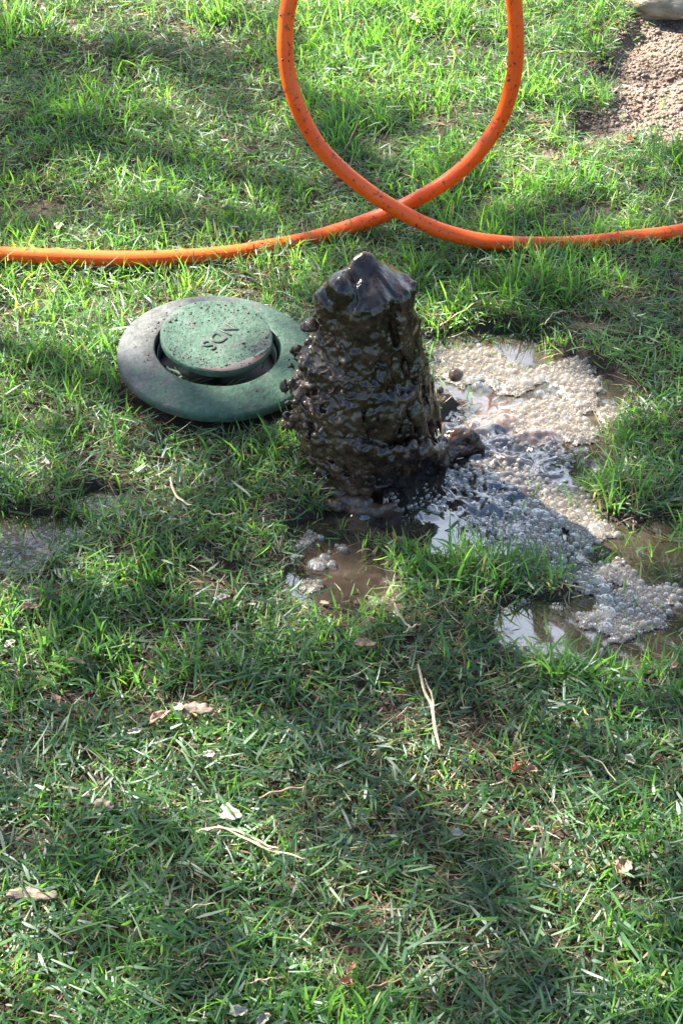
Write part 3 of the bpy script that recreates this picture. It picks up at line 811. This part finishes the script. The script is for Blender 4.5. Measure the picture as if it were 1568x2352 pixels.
def drop(px, py, z, r, label, lighter=0.6):
    c = gp(px, py, z)
    v, f = ICO[3]
    v = v * r * (1 + 0.06 * noise3(v[:, 0] * 2, v[:, 1] * 2, v[:, 2] * 2, int(px))[:, None]) * np.array([1, 1, 0.94])
    o = mesh_np('mud_drop', v, f, M['mud'], attrs=dict(thin=np.full(len(v), lighter)))
    o.location = tuple(c)
    return tag(o, label, 'mud drop', 'drops of mud flung off the spout')
drop(1046, 861, 0.06, 0.0085, 'round brown mud drop in the air over the bubbles right of the spout', 0.8)
drop(655, 974, 0.03, 0.0075, 'largest of the beads of mud flying between the green ring and the spout', 0.5)
drop(668, 973, 0.035, 0.0042, 'small bead touching the larger bead of mud below the green ring', 0.5)
drop(641, 973, 0.03, 0.0035, 'small outermost bead of mud flying under the green ring', 0.5)
drop(672, 997, 0.022, 0.0036, 'lowest bead of mud flying beside the foot of the spout', 0.6)
drop(1010, 896, 0.05, 0.0045, 'small mud drop just off the edge of the spout above tan water', 0.5)

# ------------------------------------------------------------------ foam
def packed(n, box, field, lo, rfun, grid=0.012, overlap=0.93):
    x, y = scatter(n, *box)
    f = field(x, y); k = f > lo; x, y, f = x[k], y[k], f[k]
    r = rfun(x, y, f); o = np.argsort(-r)
    cells, out = {}, []
    for a, b, rr in zip(x[o], y[o], r[o]):
        ci, cj = int(a / grid), int(b / grid); ok = True
        for di in (-1, 0, 1):
            for dj in (-1, 0, 1):
                for (c, d, e) in cells.get((ci + di, cj + dj), ()):
                    if (a - c) ** 2 + (b - d) ** 2 < ((rr + e) * overlap) ** 2: ok = False; break
                if not ok: break
            if not ok: break
        if ok:
            cells.setdefault((ci, cj), []).append((a, b, rr)); out.append((a, b, rr))
    return np.array(out)
BIG = [(1390,1382,.0100),(1393,1412,.0112),(1385,1355,.0085),(1388,1446,.0100),(1340,1345,.006),(1325,1332,.0065),(1372,1335,.0085),(1352,1352,.006),(1440,1447,.006),(1425,1392,.0055),
       (1262,1310,.0075),(1368,1222,.0125),(1232,1182,.0085),(1330,1180,.0075),(1318,1235,.0065),(1240,1345,.0065),(1455,1375,.005),(1300,1345,.007),(1180,1175,.007),(1275,1225,.006),
       (1083,879,.0100),(1105,872,.0085),(1128,888,.0110),(1158,893,.0070),(1098,890,.009),(1178,880,.0085),(1206,880,.0095),(1243,876,.0110),(1270,893,.0075),(1060,850,.006),(1140,850,.0065),(1170,856,.007),
       (1300,868,.007),(1240,905,.006),(1288,905,.0065),(1330,930,.007),(1300,965,.006),(725,1302,.0105),(745,1283,.007),(760,1300,.0055),(1090,1285,.007),(1215,1250,.006),(1350,1265,.006),(1290,1290,.0062)]
bigs = np.array([[*gp(a, b, 0.002)[:2], r] for a, b, r in BIG])
def not_big(P, m=0.75):
    d = np.hypot(P[:, None, 0] - bigs[None, :, 0], P[:, None, 1] - bigs[None, :, 1]) - bigs[None, :, 2] * m
    return P[(d > 0).all(1)]
rsmall = lambda x, y, f: 0.0007 + 0.0011 * R.random(len(x)) ** 2 + np.where(R.random(len(x)) < 0.09, 0.0036 * R.random(len(x)) ** 1.5, 0)
P = packed(420000, (-0.2, 0.62, 1.3, 2.3), foam_field, -0.04, rsmall, grid=0.0112)
CHURN = [(1200,1180,190,120),(1120,1090,150,90),(1000,1150,120,60),(1180,1040,140,60),(1330,1060,60,50),(1290,1290,120,60)]
def churn_field(x, y):
    a, b = to_px(x, y)
    f = blobs(a, b, CHURN) + 0.9 * fbm2(x * 40, y * 40, 39, 3) - 0.75
    return np.where((foam_field(x, y) > -0.06) | (pud_field(x, y) < 0), -1, f)
P2 = packed(16000, (-0.1, 0.5, 1.4, 2.1), churn_field, 0.0, lambda x, y, f: 0.0008 + 0.0030 * R.random(len(x)) ** 3, grid=0.0112)
P = not_big(np.vstack([P, P2]))
lift = 0.0022 * sm(foam_field(P[:, 0], P[:, 1]), 0, 0.5) + 0.0012 * (np.arange(len(P)) > len(P) - len(P2)) 
a_ = P[:, 2] > 0.0017
Vs, Fs = [], []
for kk, sub in ((~a_, 1), (a_, 2)):
    v_, f_ = many_ico(np.stack([P[kk, 0], P[kk, 1], (0.0024 + lift)[kk]], -1), P[kk, 2], sub)
    Fs.append(f_ + sum(map(len, Vs))); Vs.append(v_)
V, F = np.vstack(Vs), np.vstack(Fs)
tag(mesh_np('foam', V, F, M['bubble']), 'beige froth of small bubbles floating on the muddy water', kind='stuff')
# wet film under the bubbles
xs = np.arange(-0.15, 0.62, 0.0022); ys = np.arange(1.3, 2.3, 0.0022)
X, Y = np.meshgrid(xs, ys, indexing='ij'); ff = foam_field(X, Y)
Z = 0.0006 + 0.0030 * sm(ff, -0.12, 0.3) + 0.0007 * noise2(X * 300, Y * 300, 66)
keep = ff > -0.04
nx, ny = X.shape
i, j = np.meshgrid(np.arange(nx - 1), np.arange(ny - 1), indexing='ij')
k = keep[:-1, :-1] & keep[1:, :-1] & keep[1:, 1:] & keep[:-1, 1:]
F = np.stack([i * ny + j, (i + 1) * ny + j, (i + 1) * ny + j + 1, i * ny + j + 1], -1)[k]
used = np.unique(F); mp = np.full(nx * ny, -1); mp[used] = np.arange(len(used))
tag(mesh_np('foam_scum', np.stack([X, Y, Z], -1).reshape(-1, 3)[used], mp[F], M['foam']), 'pale scum film under the froth on the puddle', kind='stuff')
v3, f3 = ICO[3]
NAMED = {(1368,1222): 'largest lone bubble on the shaded froth above the island at the puddle end', (1393,1412): 'biggest of the three domes stacked in the middle of the froth island',
 (1390,1382): 'upper dome of the three stacked in the middle of the froth island', (1388,1446): 'lowest dome of the three stacked in the middle of the froth island',
 (1385,1355): 'smaller bubble just above the three stacked domes of the froth island', (725,1302): 'big clear bubble on the sky-reflecting water in front of the spout',
 (745,1283): 'bubble touching the big one on the sky-reflecting water, just behind it', (760,1300): 'smallest of the three bubbles on the sky-reflecting water',
 (1243,876): 'large oval bubble at the far end of the row of bubbles in the sunlit froth', (1128,888): 'largest bubble in the middle of the row in the sunlit froth',
 (1083,879): 'bubble of the sunlit row nearest the flying mud drop', (1206,880): 'bubble next to the large oval one in the sunlit row',
 (1232,1182): 'largest bubble on the dark churning water in the shade of the spout', (1262,1310): 'bubble beside the tall grass blade standing in the puddle',
 (1240,1345): 'small bubble in the water just in front of the tall tuft in the puddle', (1060,850): 'small bubble right behind the flying mud drop'}
for (a, b, r), (x, y, _) in zip(BIG, bigs):
    o = mesh_np('bubble', v3 * np.array([r, r * 0.95, r * 0.8]), f3, M['big'])
    o.location = (x, y, 0.002 + r * 0.05)
    if (a, b) in NAMED: lb, gr = NAMED[(a, b)], None
    elif a < 800: lb, gr = 'clear bubble on the small froth patch by the puddle of sky reflections', 'bubbles on the small froth patch'
    elif b < 1000: lb, gr = 'large clear bubble in the sunlit froth beside the mud spout', 'large bubbles in the sunlit froth'
    elif b < 1320: lb, gr = 'clear bubble on the churning shaded water below the sunlit froth', 'bubbles on the shaded churning water'
    else: lb, gr = 'clear bubble standing in the smooth-edged froth island at the puddle end', 'bubbles in the froth island'
    tag(o, lb, 'bubble', gr)

# ------------------------------------------------------------------ hose
hz = 0.024
Y0 = gp(1200, 575, hz)[1]
pts = []
for a, b in ((-2300, 420), (-1200, 500), (-500, 560), (-200, 578), (0, 584), (150, 590), (300, 594), (420, 590), (520, 582), (610, 568)):
    pts.append(gp(a, b, hz))
for a, b, dy in ((720, 546, 0.035), (820, 515, 0.045), (905, 483, 0.048), (980, 444, 0.05), (1050, 397, 0.055), (1110, 335, 0.06), (1155, 260, 0.065), (1180, 170, 0.07), (1184, 90, 0.075), (1180, 10, 0.08),
                 (1165, -80, 0.085), (1110, -175, 0.09), (1010, -235, 0.09), (900, -240, 0.085), (790, -200, 0.075), (710, -110, 0.06), (668, -10, 0.045), (655, 80, 0.035), (660, 160, 0.025),
                 (682, 240, 0.015), (724, 322, 0.008), (780, 385, 0.003), (850, 442, 0.0), (920, 486, 0.0), (990, 521, 0.0), (1070, 546, 0.0), (1150, 558, 0.0)):
    pts.append(yp(a, b, Y0 + dy))
for a, b in ((1240, 561), (1330, 558), (1440, 547), (1568, 530), (1800, 480), (2400, 380), (3600, 200)):
    pts.append(gp(a, b, hz))
path = catmull(pts, 10)
HR = 0.0098
V, F = tube(path, HR, 22)
hose = mesh_np('garden_hose', V, F, M['hose'])
tag(hose, 'bright orange mud-spattered hose looping up from the lawn and crossing itself', 'hose')
g = np.random.default_rng(5)
n = 420
k = g.integers(110, len(path) - 80, n); T = np.gradient(path, axis=0)[k]; T /= np.linalg.norm(T, axis=1)[:, None]
d = g.normal(0, 1, (n, 3)); d -= (d * T).sum(1)[:, None] * T; d /= np.linalg.norm(d, axis=1)[:, None]
V, F = many_ico(path[k] + d * (HR - 0.0001) + T * g.uniform(-.004, .004, (n, 1)), 0.0004 + 0.0013 * g.random(n) ** 4, 1, None, 0.2, 5)
tag(mesh_np('mud_specks', V, F, M['speck'], hose), kind='stuff')

# ------------------------------------------------------------------ stone at the lawn edge
v, f = ICO[3]
c = gp(1535, -8, 0.02)
sv = v * np.array([0.085, 0.075, 0.05])
sv = sv * (1 - 0.10 * np.abs(noise3(v[:, 0] * 3, v[:, 1] * 3, v[:, 2] * 3, 105)) + 0.24 * noise3(v[:, 0] * 1.6, v[:, 1] * 1.6, v[:, 2] * 1.6, 101) + 0.05 * noise3(v[:, 0] * 5, v[:, 1] * 5, v[:, 2] * 5, 102))[:, None]
st = mesh_np('stone', sv, f, M['stone']); st.location = (c[0] + 0.01, c[1] + 0.03, 0.022)
tag(st, 'pale rough beige stone on the soil beyond the bare patch', 'stone')

# ------------------------------------------------------------------ straws, needles and dead leaves, one object each
def lay(px, py, up=0.018):
    p = gp(px, py, 0.02)
    h = float(H(np.array([p[0]]), np.array([p[1]]))[0])
    w = float(pud_field(np.array([p[0]]), np.array([p[1]]))[0])
    z = max(h, 0) + (0.004 if w > 0 else up)
    return gp(px, py, z)
def straw(pxs, w, mat, label, group=None, name='straw', cat='straw', up=0.020):
    P = catmull([lay(a, b, up + 0.002 * i % 0.004) for i, (a, b) in enumerate(pxs)], 8)
    n = len(P); t = np.linspace(0, 1, n)
    P[:, 2] += 0.0012 * np.sin(t * 17 + pxs[0][0])
    w = w * 0.78
    V, F = tube(P, w * (0.35 + 0.65 * np.sin(np.clip(t * 0.92 + 0.08, 0, 1) * np.pi) ** 0.5), 7, flat=0.55)
    o = mesh_np(name, V, F, M[mat])
    return tag(o, label, cat, group)
def leaf(px, py, L, W, rot, mat, label, curl=0.3, name='dead_leaf', cat='leaf', up=0.020, lobes=0, tilt=0.25):
    nu, nv = 15, 9
    u = np.linspace(0, 1, nu); v = np.linspace(-1, 1, nv)
    U, Vv = np.meshgrid(u, v, indexing='ij')
    L = L * 0.85; W = W * 0.85
    wd = np.sin(np.pi * U ** 0.85) ** 0.7
    if lobes: wd = wd * (1 + 0.35 * np.sin(U * math.pi * 2 * lobes))
    x = (U - 0.5) * L; y = Vv * wd * W * 0.5 * (1 + 0.30 * noise2(U * 9 + px, Vv * 0, 4)) + 0.12 * W * np.sin(U * 3 + px)
    z = curl * W * (Vv * wd) ** 2 * 0.8 + curl * L * 0.5 * (U - 0.5) ** 2 + 0.16 * W * noise2(U * 6 + py, Vv * 3, 8)
    P = np.stack([x, y, z], -1).reshape(-1, 3)
    th_ = 0.0004
    n = len(P); V = np.vstack([P, P - [0, 0, th_]])
    i, j = np.meshgrid(np.arange(nu - 1), np.arange(nv - 1), indexing='ij')
    q = np.stack([i * nv + j, (i + 1) * nv + j, (i + 1) * nv + j + 1, i * nv + j + 1], -1).reshape(-1, 4)
    rim = [a * nv for a in range(nu)] + [(nu - 1) * nv + b for b in range(1, nv)] + [a * nv + nv - 1 for a in range(nu - 2, -1, -1)] + [b for b in range(nv - 2, 0, -1)]
    rim = np.array(rim); r2 = np.roll(rim, -1)
    F = np.vstack([q, q[:, ::-1] + n, np.stack([rim, rim + n, r2 + n, r2], -1)])
    o = mesh_np(name, V, F, M[mat]); o.location = tuple(lay(px, py, up))
    o.rotation_euler = (tilt * math.sin(px), tilt * math.cos(py) - 0.0, rot)
    return tag(o, label, cat)
G1 = 'dry straws lying on the lawn'
straw([(1000,752),(1040,728),(1075,706),(1105,688)], .0018, 'straw', 'long tan straw leaning up from the puddle edge behind the mud spout', G1)
straw([(1006,758),(1050,732),(1098,697)], .0012, 'redstraw', 'thin reddish straw running alongside the long tan straw behind the spout', G1)
straw([(392,1097),(398,1125),(418,1150),(440,1160)], .0019, 'straw', 'curved tan straw in the shape of a hook in the grass below the green ring', G1)
straw([(470,1172),(500,1182),(545,1180)], .0013, 'straw', 'short straw sunk in grass just past the end of the hooked straw', G1)
straw([(960,1525),(972,1580),(990,1620),(1000,1680),(1010,1722)], .0022, 'straw', 'long upright-lying tan straw on the grass below the puddle', G1)
straw([(975,1560),(992,1600),(996,1640)], .0014, 'straw', 'thin straw lying against the long upright-lying one', G1)
straw([(905,1385),(915,1410),(932,1432),(945,1446)], .0020, 'straw', 'bent tan straw at the grass edge of the puddle with sky reflections', G1)
straw([(925,1455),(945,1440),(965,1432)], .0014, 'straw', 'short straw crossing the foot of the bent one', G1)
straw([(465,1905),(520,1903),(560,1925),(610,1948),(660,1962),(700,1972)], .0017, 'straw', 'longest straw of the sunlit bundle on the lower lawn', G1)
straw([(500,1895),(560,1915),(600,1935),(640,1950)], .0016, 'straw', 'straight straw lying on top of the sunlit bundle', G1)
straw([(560,1915),(600,1942),(640,1958)], .0010, 'redstraw', 'reddish needle inside the sunlit bundle of straws', G1)
straw([(450,1908),(480,1905),(505,1906)], .0014, 'straw', 'loose stub at the upper end of the sunlit bundle of straws', G1)
straw([(580,1838),(620,1822),(660,1812),(700,1806)], .0013, 'redstraw', 'thin brown needle on the grass above the sunlit bundle', G1)
straw([(1330,1735),(1375,1748),(1415,1798)], .0009, 'straw', 'thin arched pale straw on shaded grass near a whitish leaf', G1)
straw([(790,345),(805,318),(826,270)], .0011, 'redstraw', 'thin reddish straw standing in grass inside the hose loop', G1)
straw([(840,2268),(880,2260),(925,2248)], .0012, 'redstraw', 'red-brown needle beside the orange leaf near the lawn bottom', G1)
straw([(560,2262),(600,2250),(640,2246)], .0011, 'straw', 'short thin straw by the dark bare spot at the lawn bottom', G1)
straw([(0,655),(20,668),(45,700)], .0013, 'straw', 'straw at the edge of the lawn below the hose', G1)
straw([(30,712),(60,700),(92,688)], .0012, 'straw', 'pale straw between the hose and a brown curled leaf', G1)
straw([(1150,745),(1180,735),(1230,742)], .0009, 'straw', 'fine pale straw among sunlit grass above the bubbles', G1)
straw([(1530,75),(1550,78),(1600,86)], .0012, 'orange', 'orange needle on bare soil in front of the pale stone', G1)
straw([(1250,745),(1270,720),(1300,715)], .0009, 'straw', 'hair-thin straw on grass above the puddle bubbles', G1)
straw([(1075,1385),(1100,1368),(1130,1350)], .0010, 'straw', 'thin straw slanting across the tall tuft in the puddle', G1)
straw([(100,930),(130,950),(165,955)], .0010, 'straw', 'thin straw on sunlit grass below the rim of the green ring', G1)
straw([(420,2100),(450,2080),(500,2075)], .0010, 'straw', 'thin tan straw by the grey bark piece', G1)

leaf(915, 1240, .017, .014, 0.5, 'orange', 'wet orange leaf fragment at the water edge under the spout', 0.6, up=0.010, lobes=1)
leaf(838, 1478, .028, .011, 0.1, 'tan', 'tan dead leaf in the grass below the sky-reflecting puddle', 0.5)
leaf(745, 1385, .014, .006, -0.5, 'tan', 'small tan leaf floating among sky reflections', 0.4)
leaf(410, 1625, .016, .010, 0.1, 'pale', 'bright white leaf chip on the dark bare spot', 0.4)
leaf(370, 1648, .030, .012, 0.6, 'tan', 'pinkish brown leaf lying on the dark bare spot', 0.5)
leaf(310, 1680, .018, .008, 0.3, 'pale', 'pale curled leaf at the foot of the dark bare spot', 0.6)
leaf(480, 1732, .015, .009, 0.0, 'pale', 'greyish white oval leaf in shaded grass', 0.4)
leaf(133, 1608, .020, .008, 1.9, 'tan', 'narrow tan leaf curled in shaded grass', 0.8)
leaf(1447, 1745, .016, .009, -0.8, 'pale', 'whitish leaf on shaded grass beside an arched straw', 0.5)
leaf(1185, 1765, .017, .014, 0.9, 'orange', 'small orange-brown crumpled leaf on shaded grass', 0.9, lobes=2)
leaf(1220, 1770, .014, .010, 0.2, 'tan', 'tan half of the crumpled leaf pair on shaded grass', 0.8)
leaf(530, 1868, .030, .018, -0.3, 'pale', 'large bleached leaf in the sunlit spot over the bundle of straws', 0.3)
leaf(548, 2325, .020, .012, 0.5, 'pale', 'bright pale leaf at the very bottom of the lawn', 0.5)
leaf(605, 2340, .016, .012, 1.0, 'pale', 'dull pale leaf beside the bright one at the bottom', 0.5)
leaf(805, 2225, .026, .007, 1.3, 'orange', 'twisted orange leaf standing in the lower lawn', 0.9, tilt=0.5)
leaf(795, 2255, .014, .010, 0.4, 'orange', 'curled orange leaf lump at the foot of the twisted one', 0.9)
leaf(1430, 1990, .026, .020, 0.9, 'tan', 'pinkish sunlit leaf half buried in bright grass', 0.5, up=0.012)
leaf(120, 672, .022, .010, 1.9, 'orange', 'brown curled leaf standing in grass below the hose', 0.9, tilt=0.4)
leaf(138, 520, .018, .012, 1.3, 'pale', 'pale leaf on the dirt spot above the hose', 0.6)
leaf(520, 478, .020, .010, 0.5, 'pale', 'pale curled leaf in the grass between hose and hose loop', 0.7)
leaf(250, 100, .022, .014, 0.2, 'pale', 'bleached leaf in front of the tall shaded tuft', 0.5)
leaf(1318, 378, .018, .015, 0.2, 'tan', 'round brown leaf in the brightest grass by the bare soil', 0.6, lobes=2)
leaf(1490, 322, .040, .020, 0.15, 'pale', 'large pale leaf on the near edge of the bare soil', 0.4, up=0.006)
leaf(1450, 322, .020, .016, 0.8, 'orange', 'orange torn leaf beside the large pale leaf on the soil', 0.5, up=0.006)
leaf(950, 45, .030, .018, -0.5, 'pale', 'cream dead leaf in sunlit grass inside the hose loop', 0.5)
leaf(1010, 290, .022, .012, 0.4, 'tan', 'brown dead leaf low in grass inside the hose loop', 0.6)
leaf(870, 415, .014, .010, 0.3, 'tan', 'small tan leaf just above where the hose crosses itself', 0.6)
leaf(70, 1395, .024, .012, 0.4, 'tan', 'tan leaf scrap on the bare spot under the side puddle', 0.5)
leaf(175, 1520, .024, .008, -0.2, 'tan', 'thin tan leaf strip in grass under the side puddle', 0.5)
leaf(25, 1480, .016, .009, 0.6, 'pale', 'small bleached leaf at the lawn edge under the side puddle', 0.5)
leaf(515, 1375, .018, .012, 0.6, 'pale', 'dull pale leaf in grass between the two puddles', 0.5)
leaf(1550, 1528, .012, .008, 0.6, 'orange', 'pink-orange leaf scrap at the lower puddle corner', 0.5)
leaf(105, 1065, .014, .010, -0.5, 'pale', 'small white leaf in grass above the side puddle', 0.5)
leaf(1240, 640, .016, .010, 0.9, 'orange', 'rust-coloured leaf scrap under the hose in shaded grass', 0.6)
leaf(1050, 1915, .012, .009, 0.2, 'pale', 'cream scrap of leaf in shaded grass beside a dark tuft', 0.5)

def bark(px, py, L, r, rot, label):
    P = np.stack([np.linspace(-L / 2, L / 2, 26), 0.0015 * np.sin(np.linspace(0, 5, 26)), 0.001 * np.cos(np.linspace(0, 7, 26))], -1)
    t = np.linspace(0, 1, 26)
    V, F = tube(P, r * (0.45 + 0.55 * np.sin(t * np.pi) ** 0.4), 12, flat=0.45)
    V = V * (1 + 0.28 * noise3(V[:, 0] * 180, V[:, 1] * 300, V[:, 2] * 300, 3)[:, None] * [0, 1, 1]) + 0.0016 * noise3(V[:, 0] * 260, V[:, 1] * 500, V[:, 2] * 500, 3)[:, None]
    o = mesh_np('bark_piece', V, F, M['bark']); o.location = tuple(lay(px, py, 0.016)); o.rotation_euler = (0.3, 0, rot)
    return tag(o, label, 'bark')
bark(75, 2056, .045, .0055, 0.05, 'grey and tan bark strip lying in the lower lawn')
bark(455, 1630, .030, .0060, 0.1, 'dark grey bark lump beside the bright white leaf chip')
bark(240, 1850, .018, .0040, -0.1, 'short dark bark stub in shaded grass')

# ------------------------------------------------------------------ the tree outside the picture whose leaves dapple the lawn
LIT = [(1050,1880,240,160,.55),(740,2080,260,150,.55),(1180,1560,200,60,.5),(420,1640,260,70,.5),(300,2260,160,90,.5),(430,320,330,140,.62),(250,430,280,70,.6),(1200,180,200,150,.9),(784,10,1150,120,1),(450,60,480,90,1),(1050,1130,140,100,1),(1150,1160,150,90,1),(1270,1195,140,80,1),(1390,1225,120,75,1),(1010,150,270,150,.95),(500,420,240,130,.7),(1000,330,150,120,.6),(1350,380,230,85,1),(1520,200,130,170,1),(560,300,120,110,.55),(1200,60,220,90,.95),
       (330,720,430,130,.95),(640,650,140,60,.9),(300,592,330,40,1),(120,900,170,120,.7),(420,1060,210,70,.7),(500,850,260,130,1),(1150,890,190,100,1),(1310,960,150,95,1),(1080,760,130,50,.8),
       (560,1130,120,60,.5),(140,1500,260,60,.55),(430,1820,180,80,.85),(560,1930,110,55,.7),(960,1730,160,60,.7),(1400,2000,190,140,.95),(80,2230,170,170,.95),(1480,470,130,60,.8),
       (880,1060,210,150,1),(1020,1150,160,110,1),(1150,1230,140,80,.8),(1200,2200,200,90,.35),(700,1700,120,50,.4),(300,2080,150,50,.45),(1560,700,60,60,.5),(1130,640,300,40,.4),(760,1330,100,60,.5)]
DARK = [(190,250,160,90),(480,150,130,30),(20,430,60,90),(1330,680,220,50),(800,330,90,60)]
def lit_map(x, y):
    px, py = to_px(x, y)
    f = np.where(py > 1350, 0.42, 0.32)
    for a, b, c, d, s in LIT:
        e = np.clip(1.25 - np.sqrt(((px - a) / c) ** 2 + ((py - b) / d) ** 2), 0, 0.5) * 2
        f = np.maximum(f, s * e)
    for a, b, c, d in DARK:
        e = np.clip(1.3 - np.sqrt(((px - a) / c) ** 2 + ((py - b) / d) ** 2), 0, 0.6) / 0.6
        f = f * (1 - 0.45 * e)
    return f
n = 80000
x = R.uniform(-2.2, 2.2, n); y = R.uniform(0.0, 4.6, n)
out = (~in_view(x, y, 350))
L_ = np.where(out, 0.35, lit_map(x, y))
L_ = np.clip(L_ + (0.08 + 0.16 * sm(1.75 - y, 0, 0.25)) * noise2(x * 27, y * 27, 77) + 0.08 * noise2(x * 34, y * 34, 78), 0, 1)
k = R.random(n) < (1 - L_) ** 1.6
x, y = x[k], y[k]; n = len(x)
s = R.uniform(4.0, 6.2, n)
cen = np.stack([x, y, np.zeros(n)], -1) + TO_SUN[None] * s[:, None]
ls = R.uniform(0.022, 0.040, n)
q1 = R.normal(0, 1, (n, 3)); q1[:, 2] *= 0.35; q1 /= np.linalg.norm(q1, axis=1)[:, None]
q2 = R.normal(0, 1, (n, 3)); q2 -= (q2 * q1).sum(1)[:, None] * q1; q2 /= np.linalg.norm(q2, axis=1)[:, None]
shape = [(-1, 0), (-0.35, 0.42), (0.4, 0.38), (1, 0), (0.4, -0.38), (-0.35, -0.42)]
V = np.stack([cen + q1 * (ls * a)[:, None] + q2 * (ls * b)[:, None] for a, b in shape], 1).reshape(-1, 3)
F = np.array([[0, 1, 2, 3], [0, 3, 4, 5]])[None] + (np.arange(n) * 6)[:, None, None]
tree = empty('shade_tree', (-6.2, 5.6, 0))
tag(tree, 'leafy tree standing beside the lawn whose branches overhang it', 'tree')
bpy.context.view_layer.update()
crown = mesh_np('crown', V - np.array([-6.2, 5.6, 0]), F.reshape(-1, 4), M['leaf'], tree)
tp = catmull([(0, 0, -0.1), (0.05, 0, 1.2), (0.2, -0.1, 2.6), (0.5, -0.2, 4.0), (0.9, -0.3, 5.5)], 8)
V, F = tube(tp, np.linspace(0.22, 0.09, len(tp)), 16)
trunk = mesh_np('trunk', V, F, M['trunk'], tree)
for k_, e in enumerate([(3.6, -2.0, 4.3), (2.6, -2.8, 3.7), (4.2, -1.2, 4.8), (3.4, -3.4, 3.4)]):
    P = catmull([(0.2 + 0.1 * k_, -0.1, 2.4 + 0.35 * k_), (1.2, e[1] * 0.3, e[2] * 0.55 + 1.4), tuple(e)], 10)
    V, F = tube(P, np.linspace(0.06, 0.012, len(P)), 8)
    mesh_np('limb', V, F, M['trunk'], tree)

# second tree, beyond the lawn: the puddle mirrors it
def far_tree(x, y, h, r, label, seed):
    t = empty('shade_tree', (x, y, 0)); tag(t, label, 'tree')
    g = np.random.default_rng(seed); n = 9000
    d = g.normal(0, 1, (n, 3)); d /= np.linalg.norm(d, axis=1)[:, None]
    rr = r * g.random(n) ** 0.4 * (1 + 0.3 * noise3(d[:, 0] * 2, d[:, 1] * 2, d[:, 2] * 2, seed))
    cen = d * rr[:, None] * np.array([1, 1, 1.15]) + [0, 0, h]
    q1 = g.normal(0, 1, (n, 3)); q1 /= np.linalg.norm(q1, axis=1)[:, None]
    q2 = np.cross(q1, g.normal(0, 1, (n, 3))); q2 /= np.linalg.norm(q2, axis=1)[:, None]
    ls = g.uniform(0.06, 0.11, n)
    V = np.stack([cen + q1 * (ls * a)[:, None] + q2 * (ls * b)[:, None] for a, b in shape], 1).reshape(-1, 3)
    F = np.array([[0, 1, 2, 3], [0, 3, 4, 5]])[None] + (np.arange(n) * 6)[:, None, None]
    mesh_np('crown', V, F.reshape(-1, 4), M['leaf'], t)
    P = catmull([(0, 0, -0.1), (0.1, 0, h * 0.4), (0, 0.1, h * 0.8), (0.1, 0, h + r * 0.5)], 8)
    V, F = tube(P, np.linspace(0.2, 0.04, len(P)), 14)
    mesh_np('trunk', V, F, M['trunk'], t)
far_tree(2.7, 8.8, 6.6, 1.7, 'dense tree beyond the far end of the lawn mirrored in the puddle', 211)
